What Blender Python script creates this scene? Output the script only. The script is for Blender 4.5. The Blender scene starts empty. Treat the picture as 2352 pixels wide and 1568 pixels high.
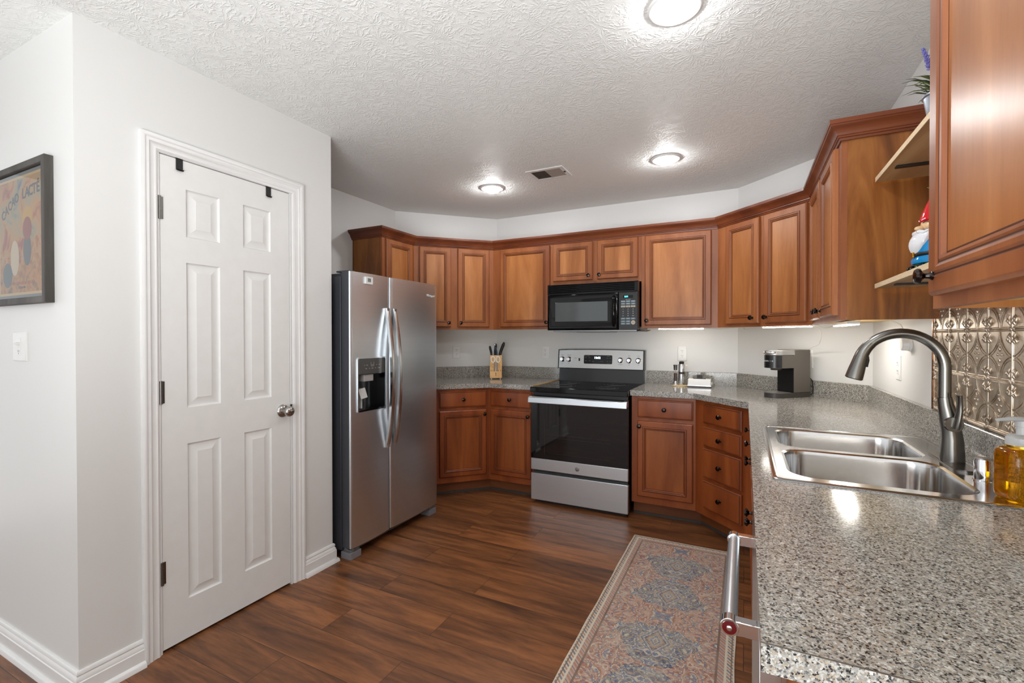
import bpy, math, random
from math import sin, cos, pi, sqrt, radians, atan2
from mathutils import Vector, Matrix
from mathutils.geometry import tessellate_polygon
random.seed(7)
SC = bpy.context.scene
COL = SC.collection

# ------------------------------------------------------------------ camera, world, exposure
YAW, PITCH, ROLL, FPX, HC = .4635, -.0094, -.0008, 1069.41, 1.2948
_R = Vector((cos(YAW), sin(YAW), 0)); _F = Vector((-sin(YAW), cos(YAW), 0)); _U = Vector((0, 0, 1))
_F2 = _F*cos(PITCH)+_U*sin(PITCH); _U2 = _U*cos(PITCH)-_F*sin(PITCH)
_R3 = _R*cos(ROLL)+_U2*sin(ROLL); _U3 = _U2*cos(ROLL)-_R*sin(ROLL)
cd = bpy.data.cameras.new('camera'); cam = bpy.data.objects.new('camera', cd); COL.objects.link(cam)
cd.sensor_width = 36; cd.lens = FPX/2352*36; cd.clip_start = .02; cd.clip_end = 60
M = Matrix.Identity(4)
for i in range(3):
    M[i][0] = _R3[i]; M[i][1] = _U3[i]; M[i][2] = -_F2[i]
M[2][3] = HC
cam.matrix_world = M
SC.camera = cam
W = bpy.data.worlds.new('world'); SC.world = W; W.use_nodes = True
WORLD_STRENGTH = .88
W.node_tree.nodes['Background'].inputs[0].default_value = (.97, .985, 1.0, 1)
W.node_tree.nodes['Background'].inputs[1].default_value = WORLD_STRENGTH
SC.view_settings.view_transform = 'Standard'; SC.view_settings.look = 'None'
SC.view_settings.gamma = 1; SC.view_settings.use_curve_mapping = False
SC.view_settings.exposure = 0.47
LAMP = 120.0         # emission of the ceiling lamps
LED = 28.0           # emission of the strips under the wall cabinets

# added soft fill lamp behind the camera, aimed up to brighten the ceiling
fl = bpy.data.lights.new('ceiling_fill_light', 'AREA'); fl.shape = 'DISK'; fl.size = 1.6; fl.energy = 42; fl.spread = radians(130); fl.color = (.95, .98, 1)
flo = bpy.data.objects.new('ceiling_fill_light', fl); COL.objects.link(flo); flo.location = (-.30, -.95, 1.0); flo.rotation_euler = (radians(180-38), 0, radians(8))

# ------------------------------------------------------------------ room numbers
H = 2.44
XP, YP0, YP1 = -2.123, .785, 1.930          # pantry block: side wall x, near corner, far corner
XL, YL1, YB = -2.8403, 3.3173, 3.9969       # left wall, where its 45 degree wall starts, back wall
XR, YR1 = .6546, 3.2955
XLB = XL+(YB-YL1); XRB = XR-(YB-YR1)
T22 = math.tan(pi/8); Q = sqrt(.5)
ZC0, ZC = .876, .914

# ------------------------------------------------------------------ materials
def new_mat(name):
    m = bpy.data.materials.new(name); m.use_nodes = True
    nt = m.node_tree; b = nt.nodes['Principled BSDF']
    return m, nt, b
def N(nt, t, **k):
    n = nt.nodes.new(t)
    for a, v in k.items(): setattr(n, a, v)
    return n
def setin(n, **k):
    for a, v in k.items(): n.inputs[a.replace('_', ' ')].default_value = v
def coords(nt, scale=(1, 1, 1), kind='Object', rot=(0, 0, 0)):
    tc = N(nt, 'ShaderNodeTexCoord'); mp = N(nt, 'ShaderNodeMapping')
    mp.inputs['Scale'].default_value = scale; mp.inputs['Rotation'].default_value = rot
    nt.links.new(tc.outputs[kind], mp.inputs['Vector']); return mp.outputs[0]
def noise(nt, vec, scale, detail=3, rough=.5, dist=0):
    n = N(nt, 'ShaderNodeTexNoise'); n.inputs['Scale'].default_value = scale
    n.inputs['Detail'].default_value = detail; n.inputs['Roughness'].default_value = rough
    n.inputs['Distortion'].default_value = dist
    if vec is not None: nt.links.new(vec, n.inputs['Vector'])
    return n
def ramp(nt, fac, stops, interp='LINEAR'):
    r = N(nt, 'ShaderNodeValToRGB'); r.color_ramp.interpolation = interp
    e = r.color_ramp.elements
    while len(e) > 1: e.remove(e[-1])
    e[0].position = stops[0][0]; e[0].color = (*stops[0][1], 1)
    for p, c in stops[1:]:
        q = e.new(p); q.color = (*c, 1)
    nt.links.new(fac, r.inputs[0]); return r.outputs[0]
def mix(nt, fac, a, b, mode='MIX'):
    n = N(nt, 'ShaderNodeMix', data_type='RGBA', blend_type=mode)
    for s, v in ((n.inputs[0], fac), (n.inputs[6], a), (n.inputs[7], b)):
        if isinstance(v, (int, float)): s.default_value = v
        elif isinstance(v, tuple): s.default_value = (*v, 1) if len(v) == 3 else v
        else: nt.links.new(v, s)
    return n.outputs[2]
def mth(nt, op, a, b=None, c=None):
    n = N(nt, 'ShaderNodeMath', operation=op)
    for i, v in enumerate((a, b, c)):
        if v is None: continue
        if isinstance(v, (int, float)): n.inputs[i].default_value = v
        else: nt.links.new(v, n.inputs[i])
    return n.outputs[0]
def bump(nt, b, height, strength=.2, dist=.01):
    n = N(nt, 'ShaderNodeBump'); n.inputs['Strength'].default_value = strength
    n.inputs['Distance'].default_value = dist
    nt.links.new(height, n.inputs['Height']); nt.links.new(n.outputs[0], b.inputs['Normal'])
def sg(r, g=None, b=None):
    f = lambda c: (c/255/12.92) if c/255 <= .04045 else ((c/255+.055)/1.055)**2.4
    if g is None: g = b = r
    return (f(r), f(g), f(b))
def plain(name, col, rough=.5, metal=0, spec=.5, coat=0, nz=None, **k):
    m, nt, b = new_mat(name)
    b.inputs['Base Color'].default_value = (*col, 1); b.inputs['Roughness'].default_value = rough
    b.inputs['Metallic'].default_value = metal; b.inputs['Specular IOR Level'].default_value = spec
    b.inputs['Coat Weight'].default_value = coat
    n = noise(nt, coords(nt), nz or 18, 2)
    c2 = tuple(min(1, x*.93) for x in col)
    nt.links.new(mix(nt, n.outputs[0], col, c2), b.inputs['Base Color'])
    for a, v in k.items(): b.inputs[a.replace('_', ' ')].default_value = v
    return m
def emit(name, col, s):
    m, nt, b = new_mat(name)
    b.inputs['Base Color'].default_value = (*col, 1)
    b.inputs['Emission Color'].default_value = (*col, 1); b.inputs['Emission Strength'].default_value = s
    return m

def wood(name, c1, c2, c3, rough=.3, axis='z', grain=1.0, dist=.6):
    m, nt, b = new_mat(name)
    s = {'z': (7, 7, .9), 'x': (.9, 7, 7), 'y': (7, .9, 7)}[axis]
    v = coords(nt, s)
    oi = N(nt, 'ShaderNodeObjectInfo')
    add = N(nt, 'ShaderNodeVectorMath', operation='ADD'); nt.links.new(v, add.inputs[0])
    cx = N(nt, 'ShaderNodeCombineXYZ'); r10 = mth(nt, 'MULTIPLY', oi.outputs['Random'], 37.0)
    for i in range(3): nt.links.new(r10, cx.inputs[i])
    nt.links.new(cx.outputs[0], add.inputs[1]); v = add.outputs[0]
    n1 = noise(nt, v, 1.1, 4, .55, dist); n2 = noise(nt, v, 14*grain, 3, .6)
    base = ramp(nt, n1.outputs[0], [(.32, c1), (.5, c2), (.66, c3)])
    fine = ramp(nt, n2.outputs[0], [(.3, (.78, .78, .78)), (.7, (1, 1, 1))])
    col = mix(nt, .45, base, fine, 'MULTIPLY')
    nt.links.new(col, b.inputs['Base Color'])
    b.inputs['Roughness'].default_value = rough; b.inputs['Specular IOR Level'].default_value = .42
    bump(nt, b, n2.outputs[0], .05, .002)
    return m
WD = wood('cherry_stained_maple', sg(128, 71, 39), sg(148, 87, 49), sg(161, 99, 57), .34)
WDC = wood('cherry_crown', sg(88, 42, 24), sg(108, 54, 31), sg(122, 66, 38), .32, 'x')
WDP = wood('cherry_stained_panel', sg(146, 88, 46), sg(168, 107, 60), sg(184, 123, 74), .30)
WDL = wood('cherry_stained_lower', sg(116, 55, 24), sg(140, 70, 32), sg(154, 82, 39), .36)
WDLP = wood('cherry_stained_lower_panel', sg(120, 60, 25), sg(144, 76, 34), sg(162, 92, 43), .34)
WDE = wood('veneer_end_panel', sg(100, 56, 22), sg(132, 78, 33), sg(152, 96, 45), .3, grain=.6, dist=2.2)
GLAZE = plain('dark_glaze', sg(74, 34, 16), .4)
RAW = wood('raw_birch', sg(206, 170, 110), sg(222, 188, 128), sg(232, 200, 142), .6)
TOE = wood('toe_kick_wood', sg(104, 56, 26), sg(120, 68, 33), sg(130, 76, 40), .5, 'x')
VINYL = plain('grey_vinyl', sg(66, 62, 58), .6)
KNOBM = plain('black_nickel', sg(66, 60, 58), .1, 1, .6)

def wall_mat(name, col, rough=.42):
    m, nt, b = new_mat(name)
    v = coords(nt)
    n = noise(nt, v, 260, 3); n2 = noise(nt, v, 1.2, 2)
    nt.links.new(mix(nt, n2.outputs[0], col, tuple(c*.965 for c in col)), b.inputs['Base Color'])
    b.inputs['Roughness'].default_value = rough
    bump(nt, b, n.outputs[0], .10, .0012)
    return m
WALL = wall_mat('wall_paint', sg(222, 222, 220))
TRIM = plain('trim_gloss_white', sg(233, 233, 232), .28)
DOORM = plain('door_white', sg(230, 230, 228), .33)
def _doorgrain(m):
    nt = m.node_tree; b = nt.nodes['Principled BSDF']
    n = noise(nt, coords(nt, (140, 140, 9)), 1.5, 3); bump(nt, b, n.outputs[0], .12, .001)
_doorgrain(DOORM)

def ceiling_mat():
    m, nt, b = new_mat('stomped_plaster_ceiling')
    col = sg(238, 240, 238)
    tc = coords(nt)
    w = noise(nt, tc, 6, 2)
    wv = N(nt, 'ShaderNodeVectorMath', operation='MULTIPLY_ADD')
    nt.links.new(w.outputs['Color'], wv.inputs[0]); wv.inputs[1].default_value = (.12, .12, 0); nt.links.new(tc, wv.inputs[2])
    def layer(scale, k, off):
        ad = N(nt, 'ShaderNodeVectorMath', operation='ADD'); nt.links.new(wv.outputs[0], ad.inputs[0]); ad.inputs[1].default_value = off
        vo = N(nt, 'ShaderNodeTexVoronoi', voronoi_dimensions='2D'); vo.inputs['Scale'].default_value = scale
        nt.links.new(ad.outputs[0], vo.inputs['Vector'])
        sc = N(nt, 'ShaderNodeVectorMath', operation='SCALE'); nt.links.new(ad.outputs[0], sc.inputs[0]); sc.inputs['Scale'].default_value = 1
        df = N(nt, 'ShaderNodeVectorMath', operation='SUBTRACT'); nt.links.new(sc.outputs[0], df.inputs[0]); nt.links.new(vo.outputs['Position'], df.inputs[1])
        sx = N(nt, 'ShaderNodeSeparateXYZ'); nt.links.new(df.outputs[0], sx.inputs[0])
        an = mth(nt, 'ARCTAN2', sx.outputs[1], sx.outputs[0])
        nn = noise(nt, tc, 55, 3, .6)
        ph = mth(nt, 'MULTIPLY_ADD', nn.outputs[0], 9.0, mth(nt, 'MULTIPLY', an, k))
        s = mth(nt, 'SINE', ph)
        return mth(nt, 'POWER', mth(nt, 'MULTIPLY_ADD', s, .5, .5), 3.0)
    a = layer(9, 16, (0, 0, 0)); c = layer(13, 13, (3.3, 1.7, 0))
    gate = noise(nt, tc, 30, 2)
    g = mth(nt, 'GREATER_THAN', gate.outputs[0], .47)
    hgt = mth(nt, 'MAXIMUM', a, mth(nt, 'MULTIPLY', c, .8))
    g2 = mth(nt, 'SMOOTH_MIN', 1.0, mth(nt, 'MULTIPLY', mth(nt, 'MAXIMUM', mth(nt, 'SUBTRACT', gate.outputs[0], .36), 0.0), 6.0), .2)
    hgt = mth(nt, 'MULTIPLY', hgt, g2)
    nt.links.new(mix(nt, noise(nt, tc, 2).outputs[0], col, tuple(x*.96 for x in col)), b.inputs['Base Color'])
    b.inputs['Roughness'].default_value = .6
    bump(nt, b, hgt, .42, .004)
    return m
CEIL = ceiling_mat()

def floor_mat():
    m, nt, b = new_mat('wood_look_planks')
    v = coords(nt)
    br = N(nt, 'ShaderNodeTexBrick'); br.offset = .37; br.offset_frequency = 2
    br.inputs['Scale'].default_value = 1; br.inputs['Mortar Size'].default_value = .0012
    br.inputs['Mortar Smooth'].default_value = .1
    br.inputs['Brick Width'].default_value = 1.22; br.inputs['Row Height'].default_value = .182
    br.inputs['Color1'].default_value = (0, 0, 0, 1); br.inputs['Color2'].default_value = (1, 1, 1, 1)
    br.inputs['Mortar'].default_value = (.5, .5, .5, 1)
    nt.links.new(v, br.inputs['Vector'])
    sep = N(nt, 'ShaderNodeSeparateXYZ'); nt.links.new(v, sep.inputs[0])
    row = mth(nt, 'FLOOR', mth(nt, 'DIVIDE', sep.outputs[1], .182))
    cb = N(nt, 'ShaderNodeCombineXYZ')
    nt.links.new(mth(nt, 'MULTIPLY', sep.outputs[0], 1.3), cb.inputs[0])
    nt.links.new(mth(nt, 'MULTIPLY', sep.outputs[1], 11.0), cb.inputs[1])
    nt.links.new(mth(nt, 'ADD', mth(nt, 'MULTIPLY', row, 5.31), mth(nt, 'MULTIPLY', br.outputs['Color'], 3.0)), cb.inputs[2])
    n1 = noise(nt, cb.outputs[0], 1.2, 5, .6, .9)
    n2 = noise(nt, cb.outputs[0], 9, 4, .65, .4)
    base = ramp(nt, n1.outputs[0], [(.25, sg(70, 42, 26)), (.45, sg(114, 72, 43)), (.6, sg(142, 91, 54)), (.8, sg(162, 108, 66))])
    fine = ramp(nt, n2.outputs[0], [(.35, (.70, .68, .68)), (.6, (1, 1, 1))])
    c = mix(nt, .7, base, fine, 'MULTIPLY')
    tone = ramp(nt, br.outputs['Color'], [(0, (.78, .78, .80)), (1, (1.12, 1.08, 1.02))])
    c = mix(nt, .8, c, tone, 'MULTIPLY')
    c = mix(nt, br.outputs['Fac'], c, sg(44, 26, 18))
    nt.links.new(c, b.inputs['Base Color'])
    nt.links.new(ramp(nt, n2.outputs[0], [(.3, (.42,)*3), (.7, (.30,)*3)]), b.inputs['Roughness'])
    bump(nt, b, n2.outputs[0], .12, .002)
    return m
FLOOR = floor_mat()

def laminate():
    m, nt, b = new_mat('speckled_laminate')
    v = coords(nt)
    wp = noise(nt, v, 420, 2); wa = N(nt, 'ShaderNodeVectorMath', operation='MULTIPLY_ADD')
    nt.links.new(wp.outputs['Color'], wa.inputs[0]); wa.inputs[1].default_value = (.0045, .0045, .0045); nt.links.new(v, wa.inputs[2])
    vo = N(nt, 'ShaderNodeTexVoronoi'); vo.inputs['Scale'].default_value = 370; nt.links.new(wa.outputs[0], vo.inputs['Vector'])
    wn = N(nt, 'ShaderNodeTexWhiteNoise'); nt.links.new(vo.outputs['Position'], wn.inputs['Vector'])
    n = noise(nt, v, 120, 2, .6)
    f = mth(nt, 'ADD', mth(nt, 'MULTIPLY', wn.outputs['Value'], .55), mth(nt, 'MULTIPLY', n.outputs[0], .45))
    c = ramp(nt, f, [(0, sg(46, 46, 47)), (.28, sg(100, 100, 98)), (.36, sg(144, 141, 134)), (.48, sg(166, 152, 134)), (.55, sg(154, 154, 150)), (.64, sg(182, 180, 174)), (.76, sg(206, 205, 200))], 'CONSTANT')
    nt.links.new(c, b.inputs['Base Color'])
    b.inputs['Roughness'].default_value = .12
    return m
LAM = laminate()
LAMEDGE = plain('laminate_seam', sg(70, 60, 50), .4)

def steel(name, col=(.58, .57, .56), rough=.28, axis='x', aniso=.6):
    m, nt, b = new_mat(name)
    s = {'x': (2, 300, 300), 'z': (300, 300, 2), 'y': (300, 2, 300)}[axis]
    n = noise(nt, coords(nt, tuple(v_*.25 for v_ in s)), 1.0, 2)
    b.inputs['Metallic'].default_value = 1; b.inputs['Roughness'].default_value = rough
    nt.links.new(mix(nt, n.outputs[0], tuple(c*.97 for c in col), tuple(c*1.03 for c in col)), b.inputs['Base Color'])
    return m
SS = steel('brushed_stainless', (.68, .73, .77), .34)
SSC = steel('console_stainless', (.40, .395, .385), .24)
SSV = steel('brushed_stainless_vertical', (.66, .68, .69), .24, 'z')
SINKM = steel('sink_stainless', (.60, .60, .60), .15, 'y')
CHROME = plain('chrome', (.8, .8, .82), .06, 1)
NICKEL = plain('brushed_dark_nickel', sg(128, 126, 122), .26, 1)
BLACKG = plain('gloss_black', sg(8, 8, 10), .07, 0, .28)
BLACKM = plain('matte_black', sg(20, 20, 21), .45)
FGREY = plain('fridge_side_grey', sg(62, 64, 70), .38)
FGREY2 = plain('foot_grey', sg(128, 126, 130), .5)
WHITEP = plain('white_plastic', sg(232, 232, 230), .3)
SLOT = plain('slot_grey', sg(90, 90, 90), .5)

# ------------------------------------------------------------------ mesh helpers
class MB:
    def __init__(s): s.v = []; s.f = []; s.m = []
    def add(s, vs, fs, m=0):
        o = len(s.v); s.v += [tuple(p) for p in vs]
        for f in fs: s.f.append(tuple(o+i for i in f)); s.m.append(m)
        return s
    def box(s, x0, x1, y0, y1, z0, z1, m=0):
        if x0 > x1: x0, x1 = x1, x0
        if y0 > y1: y0, y1 = y1, y0
        if z0 > z1: z0, z1 = z1, z0
        v = [(x0, y0, z0), (x1, y0, z0), (x1, y1, z0), (x0, y1, z0), (x0, y0, z1), (x1, y0, z1), (x1, y1, z1), (x0, y1, z1)]
        return s.add(v, [(3, 2, 1, 0), (4, 5, 6, 7), (0, 1, 5, 4), (1, 2, 6, 5), (2, 3, 7, 6), (3, 0, 4, 7)], m)
    def prism(s, outer, z0, z1, holes=(), m=0, mbot=None, mside=None):
        loops = [list(outer)]+[list(h) for h in holes]
        tri = tessellate_polygon([[Vector((p[0], p[1], 0)) for p in l] for l in loops])
        pts = [p for l in loops for p in l]; n = len(pts)
        o = len(s.v); s.v += [(p[0], p[1], z0) for p in pts]+[(p[0], p[1], z1) for p in pts]
        for t in tri:
            a, b_, c = t
            A = (pts[b_][0]-pts[a][0])*(pts[c][1]-pts[a][1])-(pts[b_][1]-pts[a][1])*(pts[c][0]-pts[a][0])
            if A < 0: a, c = c, a
            s.f.append((o+n+a, o+n+b_, o+n+c)); s.m.append(m)
            s.f.append((o+c, o+b_, o+a)); s.m.append(m if mbot is None else mbot)
        k = 0
        for li, l in enumerate(loops):
            q = len(l); ar = sum(l[i][0]*l[(i+1) % q][1]-l[(i+1) % q][0]*l[i][1] for i in range(q))
            flip = (ar < 0) != (li > 0)
            for i in range(q):
                a, b_ = k+i, k+(i+1) % q
                f = (o+a, o+b_, o+n+b_, o+n+a)
                s.f.append(tuple(reversed(f)) if flip else f); s.m.append(m if mside is None else mside)
            k += q
        return s
    def tube(s, pts, r, n=10, m=0, cap=True, sq=None):
        P = [Vector(p) for p in pts]; L = len(P)
        rr = r if isinstance(r, (list, tuple)) else [r]*L
        T = [(P[min(i+1, L-1)]-P[max(i-1, 0)]).normalized() for i in range(L)]
        up = Vector((0, 0, 1)) if abs(T[0].z) < .9 else Vector((1, 0, 0))
        A = T[0].cross(up).normalized(); o = len(s.v)
        for i in range(L):
            A = (A-T[i]*A.dot(T[i])).normalized(); B = T[i].cross(A)
            for j in range(n):
                a = 2*pi*j/n; e = rr[i]
                if isinstance(e, tuple): s.v.append(tuple(P[i]+A*cos(a)*e[0]+B*sin(a)*e[1]))
                else: s.v.append(tuple(P[i]+(A*cos(a)+B*sin(a))*e))
        for i in range(L-1):
            for j in range(n):
                s.f.append((o+i*n+j, o+i*n+(j+1) % n, o+(i+1)*n+(j+1) % n, o+(i+1)*n+j)); s.m.append(m)
        if cap:
            s.f.append(tuple(o+j for j in reversed(range(n)))); s.m.append(m)
            s.f.append(tuple(o+(L-1)*n+j for j in range(n))); s.m.append(m)
        return s
    def lathe(s, prof, c=(0, 0, 0), ax=(0, 0, 1), n=24, m=0, sx=1, sy=1):
        ax = Vector(ax).normalized(); up = Vector((0, 1, 0)) if abs(ax.y) < .9 else Vector((1, 0, 0))
        A = up.cross(ax).normalized(); B = ax.cross(A); c = Vector(c); o = len(s.v)
        for (r, h) in prof:
            for j in range(n):
                a = 2*pi*j/n; s.v.append(tuple(c+ax*h+A*cos(a)*r*sx+B*sin(a)*r*sy))
        for i in range(len(prof)-1):
            mm = m[i] if isinstance(m, list) else m
            for j in range(n):
                s.f.append((o+i*n+j, o+i*n+(j+1) % n, o+(i+1)*n+(j+1) % n, o+(i+1)*n+j)); s.m.append(mm)
        m0 = m[0] if isinstance(m, list) else m; m1 = m[-1] if isinstance(m, list) else m
        if prof[0][0] > 1e-5: s.f.append(tuple(o+j for j in reversed(range(n)))); s.m.append(m0)
        if prof[-1][0] > 1e-5: s.f.append(tuple(o+(len(prof)-1)*n+j for j in range(n))); s.m.append(m1)
        return s
    def ell(s, c, r, n=16, k=10, m=0):
        return s.lathe([(max(1e-6, sin(pi*i/k)), -cos(pi*i/k)*r[2]) for i in range(k+1)], c, (0, 0, 1), n, m, r[0], r[1]) if False else s._ell(c, r, n, k, m)
    def _ell(s, c, r, n, k, m):
        o = len(s.v)
        for i in range(k+1):
            t = pi*i/k
            for j in range(n):
                a = 2*pi*j/n; s.v.append((c[0]+r[0]*sin(t)*cos(a), c[1]+r[1]*sin(t)*sin(a), c[2]-r[2]*cos(t)))
        for i in range(k):
            for j in range(n):
                s.f.append((o+i*n+j, o+i*n+(j+1) % n, o+(i+1)*n+(j+1) % n, o+(i+1)*n+j)); s.m.append(m)
        return s
    def rings(s, x0, x1, z0, z1, prof, mats=None, back=True):
        """concentric rectangles in the local xz plane; prof = (inset, y)"""
        o = len(s.v)
        for d, y in prof:
            s.v += [(x0+d, y, z0+d), (x1-d, y, z0+d), (x1-d, y, z1-d), (x0+d, y, z1-d)]
        for i in range(len(prof)-1):
            for j in range(4):
                a, b_ = o+i*4+j, o+i*4+(j+1) % 4
                s.f.append((a, b_, b_+4, a+4)); s.m.append(mats[i] if mats else 0)
        e = o+(len(prof)-1)*4
        s.f.append((e, e+1, e+2, e+3)); s.m.append(mats[len(prof)-1] if mats else 0)
        if back: s.f.append((o+3, o+2, o+1, o)); s.m.append(0)
        return s
    def build(s, name, mats, parent=None, loc=None, rz=None, bev=0, smooth=True, ang=38, sub=0):
        me = bpy.data.meshes.new(name)
        me.from_pydata(s.v, [], s.f)
        if not isinstance(mats, (list, tuple)): mats = [mats]
        for m in mats: me.materials.append(m)
        for p, i in zip(me.polygons, s.m): p.material_index = i; p.use_smooth = smooth
        me.validate(); me.update()
        if smooth: me.set_sharp_from_angle(angle=radians(ang))
        o = bpy.data.objects.new(name, me); COL.objects.link(o)
        if parent is not None: o.parent = parent
        if loc is not None: o.location = loc
        if rz is not None: o.rotation_euler = (0, 0, rz)
        if bev:
            b = o.modifiers.new('bevel', 'BEVEL'); b.width = bev; b.segments = 2; b.limit_method = 'ANGLE'; b.angle_limit = radians(40)
        if sub:
            q = o.modifiers.new('sub', 'SUBSURF'); q.levels = sub; q.render_levels = sub
        return o
def tag(o, label, cat, group=None):
    o['label'] = label; o['category'] = cat
    if group: o['group'] = group
    return o
def thing(name, label, cat, loc=(0, 0, 0), rz=0, group=None):
    o = bpy.data.objects.new(name, None); COL.objects.link(o); o.empty_display_size = .05
    o.location = loc; o.rotation_euler = (0, 0, rz)
    return tag(o, label, cat, group)
def struct(mb, name, mats, **k):
    o = mb.build(name, mats, **k); o['kind'] = 'structure'; return o
def copy_tree(o, parent=None):
    kids = [c for c in bpy.data.objects if c.parent == o]
    c = o.copy(); COL.objects.link(c); c.parent = parent
    for k in kids: copy_tree(k, c)
    return c
def rrect(x0, x1, y0, y1, r, n=5):
    P = []
    for cx, cy, a0 in ((x1-r, y0+r, -90), (x1-r, y1-r, 0), (x0+r, y1-r, 90), (x0+r, y0+r, 180)):
        for i in range(n+1):
            a = radians(a0+90*i/n); P.append((cx+r*cos(a), cy+r*sin(a)))
    return P
def text(name, s, size, mat, parent=None, loc=(0, 0, 0), rot=(pi/2, 0, 0), ext=.0004, align='CENTER', off=0):
    cu = bpy.data.curves.new(name, 'FONT'); cu.body = s; cu.size = size; cu.extrude = ext
    cu.align_x = align; cu.align_y = 'CENTER'; cu.offset = off; cu.resolution_u = 3
    t = bpy.data.objects.new('tmp_text', cu); COL.objects.link(t)
    dg = bpy.context.evaluated_depsgraph_get(); me = bpy.data.meshes.new_from_object(t.evaluated_get(dg))
    bpy.data.objects.remove(t); bpy.data.curves.remove(cu)
    me.name = name; me.materials.clear(); me.materials.append(mat)
    o = bpy.data.objects.new(name, me); COL.objects.link(o)
    if parent is not None: o.parent = parent
    o.location = loc; o.rotation_euler = rot
    return o

# ------------------------------------------------------------------ room shell
XN, YN = -4.6, -2.3     # how far the room runs behind and left of the camera
struct(MB().box(XN, XR+.12, YN, YB+.12, -.05, 0), 'floor', FLOOR, smooth=False)
struct(MB().box(XN, XR+.12, YN, YB+.12, H, H+.05), 'ceiling', CEIL, smooth=False)
t = .1
struct(MB().box(XN, XP-.12, YP0, YP0+t, 0, H), 'wall_front', WALL, smooth=False)
w = MB(); yd0, yd1, zd = 1.047, 1.660, 2.047
w.box(XP-.12, XP, YP0, yd0, 0, H); w.box(XP-.12, XP, yd1, YP1, 0, H); w.box(XP-.12, XP, yd0, yd1, zd, H)
struct(w, 'wall_pantry', WALL, smooth=False)
struct(MB().box(XP-.9, XP-.8, YP0+t, YP1-.1, 0, H), 'wall_closet', BLACKM, smooth=False)  # black colour stands in for the darkness behind the pantry door
struct(MB().box(XL, XP-.12, YP1-t, YP1, 0, H), 'wall_alcove', WALL, smooth=False)
struct(MB().box(XL-t, XL, YP1-t, YL1, 0, H), 'wall_left', WALL, smooth=False)
q = t*T22
struct(MB().prism([(XL, YL1), (XLB, YB), (XLB-q, YB+t), (XL-t, YL1+q)], 0, H), 'wall_left_angled', WALL, smooth=False)
struct(MB().prism([(XLB, YB), (XRB, YB), (XRB+q, YB+t), (XLB-q, YB+t)], 0, H), 'wall_back', WALL, smooth=False)
struct(MB().prism([(XRB, YB), (XR, YR1), (XR+t, YR1+q), (XRB+q, YB+t)], 0, H), 'wall_right_angled', WALL, smooth=False)
struct(MB().prism([(XR, YR1), (XR, -.9), (XR+t, -.9), (XR+t, YR1+q)], 0, H), 'wall_right', WALL, smooth=False)

def sweep(path, prof, z=0, close_ends=True, m=0, mb=None):
    """path in plan (list of xy), profile = (outward offset, z); outward = right of travel"""
    mb = mb or MB(); P = [Vector(p) for p in path]; n = len(P); k = len(prof); o = len(mb.v)
    for i in range(n):
        d0 = (P[i]-P[i-1]).normalized() if i > 0 else None
        d1 = (P[i+1]-P[i]).normalized() if i < n-1 else None
        n0 = Vector((d0.y, -d0.x)) if d0 else None; n1 = Vector((d1.y, -d1.x)) if d1 else None
        if n0 is None: b = n1
        elif n1 is None: b = n0
        else:
            b = (n0+n1); b = b/b.length; b = b/max(.3, b.dot(n0))
        for (u, h) in prof: mb.v.append((P[i].x+b.x*u, P[i].y+b.y*u, z+h))
    for i in range(n-1):
        for j in range(k-1):
            mb.f.append((o+i*k+j, o+(i+1)*k+j, o+(i+1)*k+j+1, o+i*k+j+1)); mb.m.append(m)
    if close_ends:
        mb.f.append(tuple(o+j for j in range(k))); mb.m.append(m)
        mb.f.append(tuple(o+(n-1)*k+j for j in reversed(range(k)))); mb.m.append(m)
    return mb
BB = [(0, .106), (.005, .106), (.009, .101), (.010, .093), (.007, .088), (.010, .084), (.0135, .074), (.0135, .070), (.016, .067), (.016, .024), (.021, .022), (.027, .014), (.029, 0), (0, 0)]
struct(sweep([(XP, .984), (XP, YP0), (XN, YP0)][::-1], BB), 'baseboard_front', TRIM)
struct(sweep([(XP, 1.732), (XP, YP1), (XP-.35, YP1)], BB), 'baseboard_pantry', TRIM)

# casing round the pantry door
CS = [(0, 0), (0, .016), (.008, .019), (.016, .017), (.019, .014), (.030, .014), (.033, .011), (.048, .009), (.054, .011), (.060, .008), (.064, .004), (.064, 0)]
def casing():
    mb = MB(); y0, y1, z1 = .982, 1.733, 2.108; k = len(CS)
    rings = []
    for (d, h) in CS:
        rings.append([(XP+h, y0+d, 0), (XP+h, y0+d, z1-d), (XP+h, y1-d, z1-d), (XP+h, y1-d, 0)])
    o = len(mb.v)
    for r in rings: mb.v += r
    for i in range(k-1):
        for j in range(3):
            a, b_ = o+i*4+j, o+i*4+j+1
            mb.f.append((a, a+4, b_+4, b_)); mb.m.append(0)
    mb.f.append(tuple(o+i*4 for i in range(k))); mb.m.append(0)
    mb.f.append(tuple(o+i*4+3 for i in range(k))); mb.m.append(0)
    # jambs inside the opening
    mb.box(XP-.11, XP+.003, yd0-.002, 1.0515, 0, 2.047); mb.box(XP-.11, XP+.003, 1.6565, yd1+.002, 0, 2.047); mb.box(XP-.11, XP+.003, yd0, yd1, 2.0435, 2.049)
    return mb
struct(casing(), 'trim_1', TRIM)

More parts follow.
